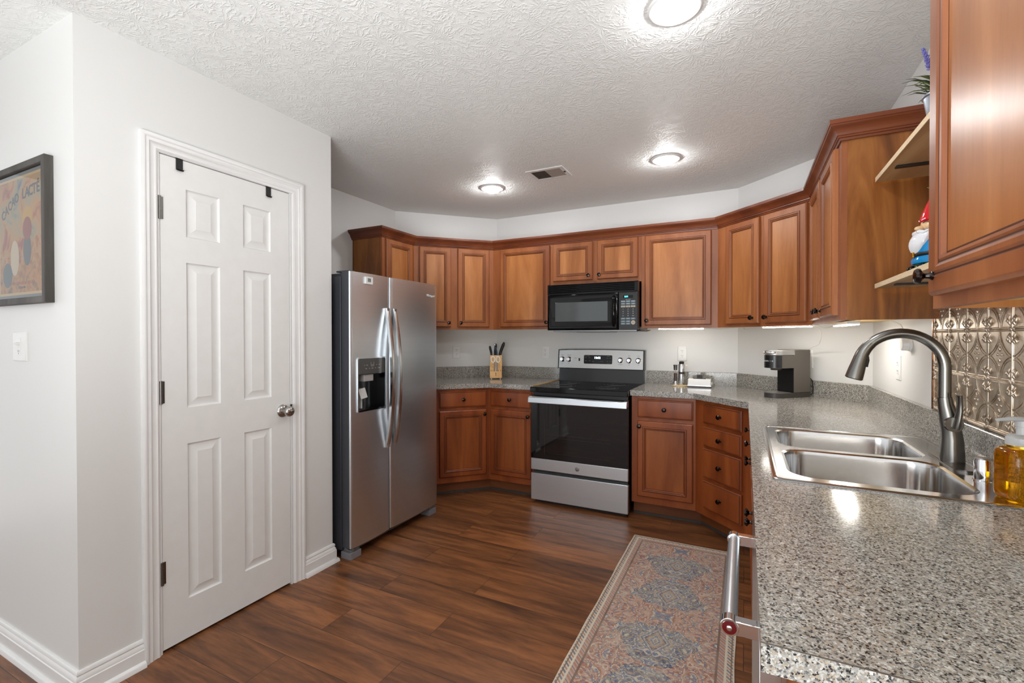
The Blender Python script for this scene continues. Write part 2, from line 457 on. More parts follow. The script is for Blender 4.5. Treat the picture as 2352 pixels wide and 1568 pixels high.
# pantry door: six raised panels
def six_panel():
    ys = [1.0545, 1.154, 1.296, 1.406, 1.548, 1.6535]; zs = [.012, .180, .842, .996, 1.612, 1.720, 1.922, 2.040]
    mb = MB(); xf = 0.0
    idx = {}
    def V(i, j):
        if (i, j) not in idx:
            idx[i, j] = len(mb.v); mb.v.append((xf, ys[i]-ys[0], zs[j]))
        return idx[i, j]
    for i in range(5):
        for j in range(7):
            if i in (1, 3) and j in (1, 3, 5):
                a0, a1, b0, b1 = ys[i]-ys[0], ys[i+1]-ys[0], zs[j], zs[j+1]
                pr = [(0, 0), (.004, -.007), (.008, -.0085), (.014, -.0085), (.038, -.001), (.040, .0)]
                o = len(mb.v)
                for d, x in pr: mb.v += [(xf+x, a0+d, b0+d), (xf+x, a1-d, b0+d), (xf+x, a1-d, b1-d), (xf+x, a0+d, b1-d)]
                for r in range(len(pr)-1):
                    for s_ in range(4):
                        a, b_ = o+r*4+s_, o+r*4+(s_+1) % 4; mb.f.append((a, b_, b_+4, a+4)); mb.m.append(0)
                e = o+(len(pr)-1)*4; mb.f.append((e, e+1, e+2, e+3)); mb.m.append(0)
            else:
                mb.f.append((V(i, j), V(i+1, j), V(i+1, j+1), V(i, j+1))); mb.m.append(0)
    wd = ys[-1]-ys[0]; o = len(mb.v)
    mb.v += [(0, 0, zs[0]), (0, wd, zs[0]), (0, wd, zs[-1]), (0, 0, zs[-1]), (-.035, 0, zs[0]), (-.035, wd, zs[0]), (-.035, wd, zs[-1]), (-.035, 0, zs[-1])]
    for f in ((0, 4, 5, 1), (1, 5, 6, 2), (2, 6, 7, 3), (3, 7, 4, 0), (4, 7, 6, 5)): mb.f.append(tuple(o+i for i in f)); mb.m.append(0)
    return mb
pd = six_panel().build('door_1', DOORM, loc=(XP-.001, 1.0545, 0), ang=20); pd['kind'] = 'structure'
HINGE = plain('hinge_nickel', sg(120, 118, 114), .3, 1)
for zc in (1.822, 1.070, .330):
    hb = MB()
    hb.lathe([(.0055, zc-.047), (.0055, zc+.047)], (.0055, -.003, 0), n=10)
    for k in range(1, 5): hb.lathe([(.0062, zc-.047+k*.0188-.0008), (.0062, zc-.047+k*.0188+.0008)], (.0055, -.003, 0), n=10)
    hb.box(-.0, .002, -.0, .012, zc-.045, zc+.045)
    hb.build('hinge', HINGE, pd)
kb = MB()
kb.lathe([(.033, .000), (.033, .004), (.028, .010), (.015, .014), (.0125, .024), (.0125, .030), (.020, .036), (.0265, .046), (.0265, .054), (.021, .062), (.010, .066), (1e-5, .067)], (0, 1.612-1.0545, .917), (1, 0, 0), 28)
kb.build('door_knob', plain('satin_nickel', sg(176, 174, 170), .22, 1), pd)
lp = MB().box(.001, .006, 1.6555-1.0545, 1.6625-1.0545, .885, .945).build('strike_plate', BLACKM, pd)
for yy in (1.128, 1.536):
    hk = thing('over_door_hook', 'black over-door hook on the pantry door above its %s top panel' % ('hinge side' if yy < 1.3 else 'knob side'), 'hook', (XP, yy, 2.0), group=None)
    m_ = MB().box(.0005, .003, -.013, .013, -.004, .0425).box(-.03, .003, -.013, .013, .0405, .043)
    m_.build('strap', BLACKM, hk)
    MB().tube([(.001, 0, -.004), (.008, 0, -.009), (.013, 0, -.004)], [(.013, .0012)]*3, 8).build('hook_tip', BLACKM, hk)

# ------------------------------------------------------------------ knobs, doors, drawers, cabinets
def knob_mesh():
    return MB().lathe([(.0085, 0), (.0085, .0025), (.0055, .006), (.0050, .012), (.0085, .016), (.0145, .0195), (.0150, .0235), (.0125, .0275), (.006, .0295), (1e-5, .030)], (0, 0, 0), (0, -1, 0), 36)
_km = None
def knob(parent, x, z, y=-.02):
    global _km
    if _km is None:
        o = knob_mesh().build('knob', KNOBM, parent, (x, y, z)); _km = o.data; return o
    o = bpy.data.objects.new('knob', _km); COL.objects.link(o); o.parent = parent; o.location = (x, y, z); return o
def door_front(parent, x0, x1, z0, z1, kx=None, kz=None, low=False, wide=None):
    fr, mw_ = (.038, .024) if wide is None else wide
    pr = [(0, 0), (0, -.013), (.003, -.0175), (.007, -.020)]+[(fr+a_*mw_, y_) for a_, y_ in ((0, -.020), (.05, -.0183), (.11, -.0183), (.2, -.0225), (.38, -.0228), (.5, -.0200), (.55, -.0188), (.62, -.0188), (.70, -.0212), (.82, -.0198), (.92, -.0122), (1.0, -.0122))]
    mm = [0, 0, 0, 0, 2, 2, 0, 0, 0, 2, 2, 0, 0, 0, 2, 1]
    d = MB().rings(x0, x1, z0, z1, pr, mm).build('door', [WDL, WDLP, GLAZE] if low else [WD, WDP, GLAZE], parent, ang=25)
    if kx is not None: knob(d, kx, kz)
    return d
def drawer_front(parent, x0, x1, z0, z1, kn=True):
    pr = [(0, 0), (0, -.012), (.004, -.016), (.007, -.0165), (.010, -.020), (.013, -.0205)]
    d = MB().rings(x0, x1, z0, z1, pr, [0, 0, 0, 2, 0, 0]).build('drawer', [WDL, WDLP, GLAZE], parent, ang=25)
    if kn: knob(d, (x0+x1)/2, (z0+z1)/2, -.0205)
    return d
def cabinet(label, loc, rz, w, depth, z0, z1, fronts, le=0, re=0, low=False, group=None, side_r=False, name=None, side_l=False, top=None):
    c = thing(name or ('base_cabinet' if low else 'wall_cabinet'), label, 'cabinet', (loc[0], loc[1], 0 if low else z0), rz, group)
    b = 0 if low else z0
    f = .019
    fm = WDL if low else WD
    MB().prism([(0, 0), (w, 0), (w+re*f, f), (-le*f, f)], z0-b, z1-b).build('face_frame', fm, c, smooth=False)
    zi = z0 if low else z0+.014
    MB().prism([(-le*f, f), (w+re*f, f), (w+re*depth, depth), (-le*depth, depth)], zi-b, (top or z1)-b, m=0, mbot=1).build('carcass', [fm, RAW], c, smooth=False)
    if side_r: MB().box(w, w+.0035, .0205, depth, z0-b, z1-b).build('end_panel', WDE, c, smooth=False)
    if side_l: MB().box(-.0035, 0, .0205, depth, z0-b, z1-b).build('end_panel', WDE, c, smooth=False)
    if low:
        s = .075
        MB().prism([(-le*s, s), (w+re*s, s), (w+re*(s+.015), s+.015), (-le*(s+.015), s+.015)], .016, z0).build('toe_kick', TOE, c, smooth=False)
        MB().prism([(-le*(s-.004), s-.004), (w+re*(s-.004), s-.004), (w+re*(s+.006), s+.006), (-le*(s+.006), s+.006)], 0, .018).build('floor_strip', VINYL, c, smooth=False)
    for fr in fronts:
        if fr[0] == 'door': door_front(c, fr[1], fr[2], fr[3]-b, fr[4]-b, fr[5] if len(fr) > 5 else None, (fr[6]-b) if len(fr) > 5 else None, low, fr[7] if len(fr) > 7 else None)
        else: drawer_front(c, fr[1], fr[2], fr[3]-b, fr[4]-b, fr[5] if len(fr) > 5 else True)
    return c
DL = .605; TL = T22
L1 = (XL+DL, YL1-T22*DL); L2 = (XLB+T22*DL, YB-DL); R1 = (XRB-T22*DL, YB-DL); R2 = (XR-DL, YR1-T22*DL)
def dist(a, b): return math.hypot(a[0]-b[0], a[1]-b[1])
ZL0 = .108
gap = .003
DD = DL-gap
cabinet('cherry base cabinet in the left angled corner between refrigerator and knife block', L1, pi/4, dist(L1, L2), DD, ZL0, ZC0,
        [('drawer', .040, .432, .722, .852), ('door', .040, .432, .158, .697, .412, .661)], T22, T22, True)
cabinet('narrow cherry base cabinet directly left of the range', L2, 0, -1.506-L2[0], DD, ZL0, ZC0,
        [('drawer', .022, .393, .722, .852), ('door', .022, .393, .158, .697, .371, .661)], T22, 0, True)
cabinet('cherry base cabinet directly right of the range with one drawer over one door', (-.728, L2[1]), 0, R1[0]+.728, DD, ZL0, ZC0,
        [('drawer', .041, .415, .722, .852), ('door', .041, .415, .158, .697, .058, .661)], 0, T22, True)
cabinet('cherry corner base cabinet with a stack of four drawers', R1, -pi/4, dist(R1, R2), DD, ZL0, ZC0,
        [('drawer', .088, .412, a, b) for a, b in ((.726, .852), (.575, .704), (.370, .562), (.165, .348))], T22, T22, True)
YS0, YS1, YD0, YE0 = 2.285, 1.375, .775, .690
wa = R2[1]-YS0
cabinet('cherry base cabinet between the four-drawer corner unit and the sink', R2, -pi/2, wa, DD, ZL0, ZC0,
        [('drawer', .030, wa/2-.012, .722, .852), ('drawer', wa/2+.012, wa-.02, .722, .852),
         ('door', .030, wa/2-.012, .158, .697, wa/2-.047, .661), ('door', wa/2+.012, wa-.02, .158, .697, wa/2+.047, .661)], T22, 0, True)
ws = YS0-YS1
cabinet('cherry sink base cabinet under the double sink, beside the dishwasher', (R2[0], YS0), -pi/2, ws, DD, ZL0, ZC0,
        [('drawer', .030, ws/2-.012, .722, .852, False), ('drawer', ws/2+.012, ws-.03, .722, .852, False),
         ('door', .030, ws/2-.012, .158, .697, ws/2-.047, .661), ('door', ws/2+.012, ws-.03, .158, .697, ws/2+.047, .661)], 0, 0, True, top=.60)
tag(MB().box(R2[0], XR-gap, YE0, YD0-.003, 0, ZC0).build('end_panel', WDE, smooth=False), 'cherry wood end panel closing the counter run beside the dishwasher', 'panel')
# filler next to the fridge
tag(MB().prism([(XL+gap, 2.86), (L1[0], 2.86), (L1[0], L1[1]), (XL+gap, YL1-.004)], 0, ZC0).build('filler_cabinet', WDL, smooth=False), 'cherry filler cabinet against the left wall behind the refrigerator', 'cabinet')

DU = .31; ZU0, ZU1 = 1.362, 2.10
U1 = (XL+DU, YL1-T22*DU); U2 = (XLB+T22*DU, YB-DU); V1 = (XRB-T22*DU, YB-DU); V2 = (XR-DU, YR1-T22*DU)
du = DU-gap; YUL = 2.800; YUR = 2.270
dz0, dz1, kz = 1.384, 2.073, 1.420
cabinet('cherry wall cabinet above the refrigerator', (XL+DU, YUL), pi/2, U1[1]-YUL, du, ZU0, ZU1, [('door', .035, .352, dz0, dz1, .33, kz)], 0, T22, side_l=True)
cabinet('two-door cherry wall cabinet on the left angled wall', U1, pi/4, dist(U1, U2), du, ZU0, ZU1,
        [('door', .044, .318, dz0, dz1, .295, kz), ('door', .378, .665, dz0, dz1, .400, kz)], T22, T22)
cabinet('single-door cherry wall cabinet directly left of the microwave', U2, 0, -1.464-U2[0], du, ZU0, ZU1,
        [('door', .080, .553, dz0, dz1, .530, kz)], T22, 0)
cabinet('short two-door cherry wall cabinet above the microwave', (-1.4635, U2[1]), 0, .745, du, 1.728, ZU1,
        [('door', .013, .359, 1.760, dz1, .328, 1.795), ('door', .396, .722, 1.760, dz1, .418, 1.795)])
cabinet('single-door cherry wall cabinet directly right of the microwave', (-.718, U2[1]), 0, V1[0]+.718, du, ZU0, ZU1,
        [('door', .028, .500, dz0, dz1, .044, kz)], 0, T22)
cabinet('two-door cherry wall cabinet on the right angled wall above the coffee maker', V1, -pi/4, dist(V1, V2), du, ZU0, ZU1,
        [('door', .089, .375, dz0, dz1, .330, kz), ('door', .413, .712, dz0, dz1, .440, kz)], T22, T22)
wr = V2[1]-YUR
cabinet('two-door cherry wall cabinet on the right wall with its end panel facing the shelves', V2, -pi/2, wr, du, ZU0, ZU1,
        [('door', .060, .428, dz0, dz1, .400, kz), ('door', .474, .835, dz0, dz1, .505, kz)], T22, 0, side_r=True)
cabinet('cherry wall cabinet nearest the camera over the pressed-metal backsplash', (XR-DU, 1.238), -pi/2, 1.0, du, 1.352, ZU1,
        [('door', .038, .500, 1.376, dz1, .068, 1.413, (.036, .040)), ('door', .540, .962, 1.376, dz1, .932, 1.413, (.036, .040))], side_l=True)
CR = [(0, 2.078), (.006, 2.078), (.008, 2.086), (.013, 2.089), (.013, 2.094), (.017, 2.097), (.021, 2.108), (.030, 2.121), (.040, 2.129), (.043, 2.134), (.046, 2.136), (.046, 2.152), (0, 2.152)]
o = sweep([(XL+.001, YUL-.006), (XL+DU, YUL-.006), U1, U2, V1, V2, (XR-DU, YUR-.006), (XR-.001, YUR-.006)], CR).build('crown_moulding', WDC, ang=20)
tag(o, 'stained cherry crown moulding running along the tops of all the far wall cabinets', 'moulding')
o = sweep([(XR-.001, 1.2445), (XR-DU, 1.2445), (XR-DU, .24)], CR).build('crown_moulding', WDC, ang=20)
tag(o, 'stained cherry crown moulding on top of the wall cabinet nearest the camera', 'moulding')

# ------------------------------------------------------------------ counters
DC = .635
C1 = (XL+DC, YL1-T22*DC); C2 = (XLB+T22*DC, YB-DC); E1 = (XRB-T22*DC, YB-DC); E2 = (XR-DC, YR1-T22*DC)
E = .0015
XS0, XS1 = -1.4975, -.738     # range
lc = thing('countertop', 'speckled grey laminate countertop left of the range', 'countertop', (0, 0, 0))
MB().prism([(XL+E, 2.86), (C1[0], 2.86), C1, C2, (XS0-.004, C2[1]), (XS0-.004, YB-E), (XLB+E, YB-E), (XL+E, YL1+E)], ZC0, ZC).build('slab', LAM, lc, smooth=False)
SPL = [(0, 0), (.019, 0), (.019, .1), (.017, .102), (0, .102)]
sweep([(XL+E, 2.86), (XL+E, YL1), (XLB, YB-E), (XS0-.004, YB-E)], SPL, ZC).build('backsplash', LAM, lc, smooth=False)
MB().box(XS0-.004, XS0-.0015, C2[1]+.004, YB-.03, ZC-.02, ZC+.0005).build('edge_strip', RAW, lc)
rc = thing('countertop', 'speckled grey laminate countertop holding the sink, right of the range', 'countertop', (0, 0, 0))
HX0, HX1, HY0, HY1 = .095, .580, 1.440, 2.220
YCE = .657
MB().prism([(XS1+.004, E1[1]), E1, E2, (E2[0], YCE), (XR-E, YCE), (XR-E, YR1), (XRB, YB-E), (XS1+.004, YB-E)], ZC0, ZC,
           holes=[[(HX0, HY0), (HX1, HY0), (HX1, HY1), (HX0, HY1)]]).build('slab', LAM, rc, smooth=False)
sweep([(XS1+.004, YB-E), (XRB, YB-E), (XR-E, YR1), (XR-E, YCE)], SPL, ZC).build('backsplash', LAM, rc, smooth=False)
MB().box(E2[0]-.0004, XR-.02, YCE-.0006, YCE+.0002, ZC-.0012, ZC+.0002).build('edge_seam', LAMEDGE, rc)

# ------------------------------------------------------------------ sink
sk = thing('sink', 'stainless steel double-bowl drop-in sink with bowls side by side in the counter', 'sink', (0, 0, ZC))
SX0, SX1, SY0, SY1 = .068, .602, 1.414, 2.246
bowls = [(.116, .508, 1.472, 1.812), (.116, .508, 1.858, 2.192)]
rb = .065
rim = MB()
outer = rrect(SX0, SX1, SY0, SY1, .028, 5)
inner = rrect(SX0+.007, SX1-.007, SY0+.007, SY1-.007, .022, 5)
inn2 = rrect(SX0+.016, SX1-.016, SY0+.016, SY1-.016, .018, 5)
def ringloft(mb, loops, m=0):
    o = len(mb.v); n = len(loops[0])
    for l in loops: mb.v += l
    for i in range(len(loops)-1):
        for j in range(n): mb.f.append((o+i*n+j, o+i*n+(j+1) % n, o+(i+1)*n+(j+1) % n, o+(i+1)*n+j)); mb.m.append(m)
    return o
Z3 = lambda L, z: [(p[0], p[1], z) for p in L]
ringloft(rim, [Z3(outer, .0004), Z3(outer, .003), Z3(inner, .0065), Z3(inn2, .0045)])
hol = [rrect(*b_, rb, 7) for b_ in bowls]
hol1 = [rrect(b_[0]-.008, b_[1]+.008, b_[2]-.008, b_[3]+.008, rb+.008, 7) for b_ in bowls]
loops = [inn2]+hol1
tri = tessellate_polygon([[Vector((p[0], p[1], 0)) for p in l] for l in loops]); pts = [p for l in loops for p in l]
o = len(rim.v); rim.v += [(p[0], p[1], .0045) for p in pts]
for a, b_, c in tri:
    A = (pts[b_][0]-pts[a][0])*(pts[c][1]-pts[a][1])-(pts[b_][1]-pts[a][1])*(pts[c][0]-pts[a][0])
    rim.f.append((o+a, o+b_, o+c) if A > 0 else (o+c, o+b_, o+a)); rim.m.append(0)
for h0, h1 in zip(hol1, hol): ringloft(rim, [Z3(h0, .0045), Z3(h1, .001)])
rim.build('rim', SINKM, sk, ang=50)
for b_ in bowls:
    bm_ = MB(); L = []
    for (ins, z, rr) in ((0, .001, rb), (.002, -.01, rb), (.006, -.19, rb), (.014, -.222, rb*.95), (.04, -.236, rb*.8), (.11, -.240, rb*.5)):
        L.append(Z3(rrect(b_[0]+ins, b_[1]-ins, b_[2]+ins, b_[3]-ins, rr, 7), z))
    o = ringloft(bm_, L); n = len(L[0]); bm_.f.append(tuple(o+(len(L)-1)*n+j for j in range(n))); bm_.m.append(0)
    bo = bm_.build('bowl', SINKM, sk, ang=60)
    cx, cy = (b_[0]+b_[1])/2, (b_[2]+b_[3])/2
    MB().lathe([(.055, 0), (.052, .003), (.04, .001), (.036, -.002), (1e-5, -.004)], (cx, cy, -.239), n=24).build('drain', CHROME, bo)
# small deck accessories
fa = thing('faucet', 'tall dark nickel gooseneck pull-down faucet behind the sink', 'faucet', (.556, 1.83, ZC+.0045))
pl = MB().prism(rrect(-.028, .028, -.125, .125, .027, 8), 0, .0035).prism(rrect(-.025, .025, -.122, .122, .024, 8), .0035, .006)
pl.build('deck_plate', NICKEL, fa)
bd = MB()
prof = [(0, .006, .0295), (0, .03, .0285), (.0, .07, .0255), (-.003, .10, .0235), (-.007, .125, .0235), (-.011, .150, .0215), (-.016, .175, .0185), (-.018, .195, .0172)]
bd.tube([(p[0], 0, p[1]) for p in prof], [(p[2]*.94, p[2]) for p in prof], 28)
bd.build('body', NICKEL, fa, ang=60)
ax, az, R_ = -.018-.105, .282, .105
P = [(-.018, 0, .195), (-.018, 0, .23), (-.018, 0, az)]
for k in range(1, 23):
    a = radians(165*k/22); P.append((ax+R_*cos(a), 0, az+R_*sin(a)*1.0))
MB().tube(P, .0152, 24, cap=False).build('spout', NICKEL, fa, ang=60)
e = Vector(P[-1]); dr = Vector((-sin(radians(165)), 0, cos(radians(165))))
# start the spray head a little up the arc
Pk = [P[-5], P[-4], P[-3], P[-2], P[-1], tuple(e+dr*.02), tuple(e+dr*.04), tuple(e+dr*.068)]
sh = MB().tube(Pk, [.0158, .0166, .0174, .0182, .019, .0205, .0225, .0245], 28).build('spray_head', NICKEL, fa, ang=60)
bt = Vector(P[-1])+dr*.012
MB().tube([tuple(bt+Vector((.0175, 0, .004))+dr*-.014), tuple(bt+Vector((.0215, 0, .004))), tuple(bt+Vector((.024, 0, .004))+dr*.022)], [(.006, .004), (.008, .005), (.007, .004)], 12).build('spray_button', BLACKM, sh)
MB().lathe([(.0225, 0), (.021, .002), (.019, .0025)], tuple(e+dr*.068), tuple(dr), 24).build('nozzle', BLACKM, sh)
hd = MB()
hd.tube([(-.004, -.018, .118), (-.004, -.030, .118)], [(.0225, .0225), (.0215, .0215)], 24)
hd.tube([(-.002, -.030, .110), (.001, -.036, .135), (.004, -.038, .160), (.004, -.039, .185), (.002, -.041, .207)], [(.019, .009), (.0175, .0085), (.013, .007), (.012, .006), (.0145, .006)], 20)
hd.build('lever', NICKEL, fa, ang=60)
ag = thing('air_gap_cap', 'small chrome dishwasher air gap cap on the sink rim beside the faucet', 'air gap', (.560, 1.632, ZC+.0045))
MB().lathe([(.023, 0), (.023, .003), (.0212, .004), (.0212, .052), (.0195, .057), (.0195, .058)], n=32).build('cap', CHROME, ag)
MB().lathe([(.0195, .057), (.017, .0605), (1e-5, .0615)], n=32).build('vented_top', plain('vent_grey', sg(150, 150, 150), .3, 1), ag)

# soap bottle
AMB, nt, b = new_mat('amber_clear_plastic')
b.inputs['Base Color'].default_value = (*sg(255, 178, 10), 1); b.inputs['Roughness'].default_value = .04
b.inputs['Transmission Weight'].default_value = .95; b.inputs['IOR'].default_value = 1.36
nt.links.new(mix(nt, noise(nt, coords(nt), 8).outputs[0], sg(255, 188, 20), sg(250, 168, 6)), b.inputs['Base Color'])
FROST = plain('frosted_plastic', sg(232, 236, 238), .3, **{'Transmission_Weight': .45})
GOLD = plain('gold_band', sg(190, 150, 60), .25, 1)
sb = thing('soap_dispenser', 'foaming hand soap bottle of amber plastic with white pump beside the sink', 'soap dispenser', (.576, 1.490, ZC+.005), radians(20)); sb.scale = (.78, .78, .78)
bp_ = [(.046, .001), (.050, .006), (.052, .02), (.052, .125), (.050, .140), (.042, .150), (.036, .153)]
body = MB()
L = []
for r, z in bp_: L.append(Z3(rrect(-r*1.02, r*1.02, -r*.85, r*.85, r*.42, 6), z))
o = ringloft(body, L); n = len(L[0]); body.f.append(tuple(o+j for j in reversed(range(n)))); body.m.append(0); body.f.append(tuple(o+(len(L)-1)*n+j for j in range(n))); body.m.append(0)
sbb = body.build('bottle', AMB, sb, ang=50)
MB().prism(rrect(-.034, .034, -.0455, -.0445, .0004, 1), .035, .11).build('bottle_label', plain('amber_label', sg(235, 170, 60), .4), sbb)
MB().lathe([(.037, .153), (.037, .160), (.0365, .1605)], n=32).build('gold_band', GOLD, sb)
MB().lathe([(.036, .160), (.037, .164), (.036, .182), (.028, .190), (.014, .192), (.0135, .215), (.017, .216), (.017, .232), (.012, .2335)], n=32).build('pump_collar', FROST, sb)
MB().tube([(.018, 0, .232), (0, 0, .236), (-.03, 0, .238), (-.068, 0, .234)], [(.014, .005), (.018, .008), (.011, .006), (.007, .004)], 16).build('nozzle', FROST, sb)

# ------------------------------------------------------------------ pressed metal backsplash
TM, nt, b = new_mat('pressed_tin')
b.inputs['Metallic'].default_value = .9; b.inputs['Roughness'].default_value = .30
nn = noise(nt, coords(nt), 26, 4, .6)
nt.links.new(ramp(nt, nn.outputs[0], [(.3, sg(170, 152, 130)), (.6, sg(208, 194, 176)), (.8, sg(222, 212, 198))]), b.inputs['Base Color'])
bump(nt, b, nn.outputs[0], .25, .004)
bs = thing('metal_backsplash', 'pressed tin backsplash with arches and leaves on the wall behind the sink', 'backsplash', (XR-.003, 2.317, 1.018))
TP = .1455
tm = MB().box(-.0015, .0015, -2.0, 0, 0, .40)
tile = MB()
def rib(pts, r=.0022, n=6): tile.tube([(-.0015, -p[0]*TP, p[1]*TP) for p in pts], r, n)
def bez(a, b_, c, d, n=8):
    return [tuple((1-t_)**3*a[i]+3*(1-t_)**2*t_*b_[i]+3*(1-t_)*t_*t_*c[i]+t_**3*d[i] for i in range(2)) for t_ in [k/n for k in range(n+1)]]
for sgn in (1, -1):
    mx = lambda L: [(.5+sgn*(p[0]), p[1]) for p in L]
    rib(mx(bez((.0, .97), (.05, .72), (.22, .58), (.47, .50))))
    rib(mx(bez((.0, .86), (.07, .66), (.20, .53), (.43, .46))), .0016)
    rib(mx(bez((.0, .04), (.02, .22), (.14, .44), (.47, .50))))
    rib(mx(bez((.05, .04), (.08, .22), (.20, .40), (.47, .43))), .0016)
    for (lx, lz, a) in ((.40, .86, -.5), (.36, .80, .3), (.40, .20, .4), (.35, .16, -.4), (.42, .12, .1), (.43, .78, .1)):
        cx, cz = .5+sgn*lx, lz
        tile.tube([(-.0015, -(cx-sgn*.03*sin(a))*TP, (cz-.06)*TP), (-.004, -cx*TP, cz*TP), (-.0015, -(cx+sgn*.05*sin(a))*TP, (cz+.07)*TP)], [.0012, .0052, .0012], 7)
for (px, pz, rx, rz_) in ((.5, .62, .03, .05), (.5, .40, .03, .05), (.42, .51, .03, .03), (.58, .51, .03, .03), (.5, .30, .018, .02), (.5, .72, .018, .02)):
    tile._ell((-.0012, -px*TP, pz*TP), (.004, rx*TP, rz_*TP), 8, 6, 0)
tile.tube([(-.0012, -.0*TP, .02*TP), (-.0012, 0, .98*TP)], .0034, 6); tile.tube([(-.0012, -.035*TP, .02*TP), (-.0012, -.035*TP, .98*TP)], .0014, 6)
for zz, rr in ((-.03, .0018), (0, .0034), (.04, .0018)): tile.tube([(-.0012, -.04*TP, zz*TP), (-.0012, -.96*TP, zz*TP)], rr, 6)
for px in (-.06, .06): tile._ell((-.002, px*TP, 0), (.005, .007, .008), 8, 6, 0)
for i in range(13):
    for j in range(3):
        o = len(tm.v); dz = .006+j*TP-.0; dy = -i*TP
        zt = []
        tm.v += [(v[0], v[1]+dy, min(max(v[2]+dz, 0), .40)) for v in tile.v]; tm.f += [tuple(o+k for k in f) for f in tile.f]; tm.m += [0]*len(tile.f)
tm.build('tin_panel', TM, bs, ang=60)
MB().box(-.007, .002, 0, .010, 0, .43).build('edge_trim', plain('copper_trim', sg(150, 104, 74), .25, 1), bs)

# ------------------------------------------------------------------ dishwasher
dw = thing('dishwasher', 'stainless dishwasher with a bar handle at the near end of the counter', 'dishwasher', (.020, YS1-.004, 0), -pi/2)
wD = YS1-YD0-.008
MB().box(.006, wD-.006, .045, .60, .10, .868).build('tub', plain('dishwasher_tub_grey', sg(110, 112, 116), .45), dw, smooth=False)
dwd = MB().box(0, wD, 0, .042, .112, .866).build('door', [SSV], dw, bev=.002)
hz = .838
hh = MB().tube([(.215, -.040, hz), (wD-.045, -.040, hz)], .0115, 24).build('handle', SS, dwd)
for xx in (.205, wD-.035):
    mh = MB(); mh.tube([(xx-.010, -.040, hz), (xx+.010, -.040, hz)], .0140, 24); mh.box(xx-.009, xx+.009, -.040, .001, hz-.011, hz+.011)
    mh.build('handle_mount', CHROME, hh, bev=.001)
MB().lathe([(.0105, 0), (.0105, .0012), (.004, .0014)], (wD-.025, -.040, hz), (1, 0, 0), 24).build('red_button', plain('red_enamel', sg(84, 4, 10), .2), hh)
MB().lathe([(.0042, .001), (.0042, .003), (.003, .0035)], (wD-.025, -.040, hz), (1, 0, 0), 16).build('button_stud', CHROME, hh)

# ------------------------------------------------------------------ refrigerator
fr = thing('refrigerator', 'side-by-side stainless refrigerator with ice and water dispenser', 'refrigerator', (-2.030, 1.978, 0), pi/2)
FW = .845
MB().box(.004, FW-.004, .078, .785, .045, 1.652).build('body', FGREY, fr, bev=.004)
MB().box(.010, FW-.010, .066, .0785, .075, 1.645).build('door_gasket', BLACKM, fr)
def fdoor(x0, x1, z0, z1, hole=None):
    mb = MB(); n = 16; w = x1-x0
    xs = sorted(set([x0+w*i/n for i in range(n+1)]+([hole[0], hole[1]] if hole else [])))
    zs = [z0, z1] if not hole else [z0, hole[2], hole[3], z1]
    r = .012
    def yf(x):
        u = (x-x0)/w*2-1; y = -.010*(1-u*u)
        e = min(x-x0, x1-x)
        if e < r: y += (1-sqrt(max(0, 1-(1-e/r)**2)))*r*.8
        return y
    xs = sorted(set(xs+[x0+r*.3, x0+r*.08, x0+r, x1-r, x1-r*.3, x1-r*.08]))
    k = len(zs)
    for x in xs:
        for z in zs: mb.v.append((x, yf(x), z))
    for i in range(len(xs)-1):
        for j in range(k-1):
            if hole and j == 1 and xs[i] >= hole[0]-1e-6 and xs[i+1] <= hole[1]+1e-6: continue
            a = i*k+j; mb.f.append((a, a+k, a+k+1, a+1)); mb.m.append(0)
    # sides, top, bottom, back
    T = .066; ys = [yf(x) for x in xs]
    for zz, fl in ((z0, 0), (z1, 1)):
        o = len(mb.v); mb.v += [(x, y, zz) for x, y in zip(xs, ys)]+[(x, T, zz) for x in xs]; m_ = len(xs)
        for i in range(m_-1):
            f = (o+i, o+m_+i, o+m_+i+1, o+i+1); mb.f.append(f if not fl else f[::-1]); mb.m.append(1)
    o = len(mb.v); mb.v += [(x0, ys[0], z0), (x0, T, z0), (x0, T, z1), (x0, ys[0], z1), (x1, ys[-1], z0), (x1, T, z0), (x1, T, z1), (x1, ys[-1], z1)]
    mb.f += [(o+3, o+2, o+1, o), (o+4, o+5, o+6, o+7), (o+1, o+2, o+6, o+5)]; mb.m += [1, 1, 1]
    return mb
DX0, DX1, DZ0, DZ1 = .049, .286, .848, 1.172
FD = fdoor(0, .330, .070, 1.676, (DX0, DX1, DZ0, DZ1)).build('freezer_door', [SS, FGREY], fr, ang=40)
RD = fdoor(.337, FW, .070, 1.676).build('fridge_door', [SS, FGREY], fr, ang=40)
dp = MB()
fr_o = rrect(DX0-.003, DX1+.003, DZ0-.003, DZ1+.003, .013, 5); fr_i = rrect(DX0+.004, DX1-.004, DZ0+.004, DZ1-.004, .010, 5)
def xz(L, y): return [(p[0], y, p[1]) for p in L]
ringloft(dp, [xz(fr_o, -.004), xz(fr_o, -.0125), xz(fr_i, -.0125), xz(fr_i, -.002)])
dpo = dp.build('dispenser', [SS], FD, ang=40)
cav = MB(); x0, x1, z0, z1 = DX0+.002, DX1-.002, DZ0+.002, DZ1-.002
cav.box(x0, x1, .058, .062, z0, z1); cav.box(x0, x0+.003, -.006, .060, z0, z1); cav.box(x1-.003, x1, -.006, .060, z0, z1); cav.box(x0, x1, -.006, .060, z0, z0+.012)
cav.box(x0, x1, -.0105, .060, 1.072, z1)
BLK = plain('dispenser_black', sg(9, 9, 10), .15)
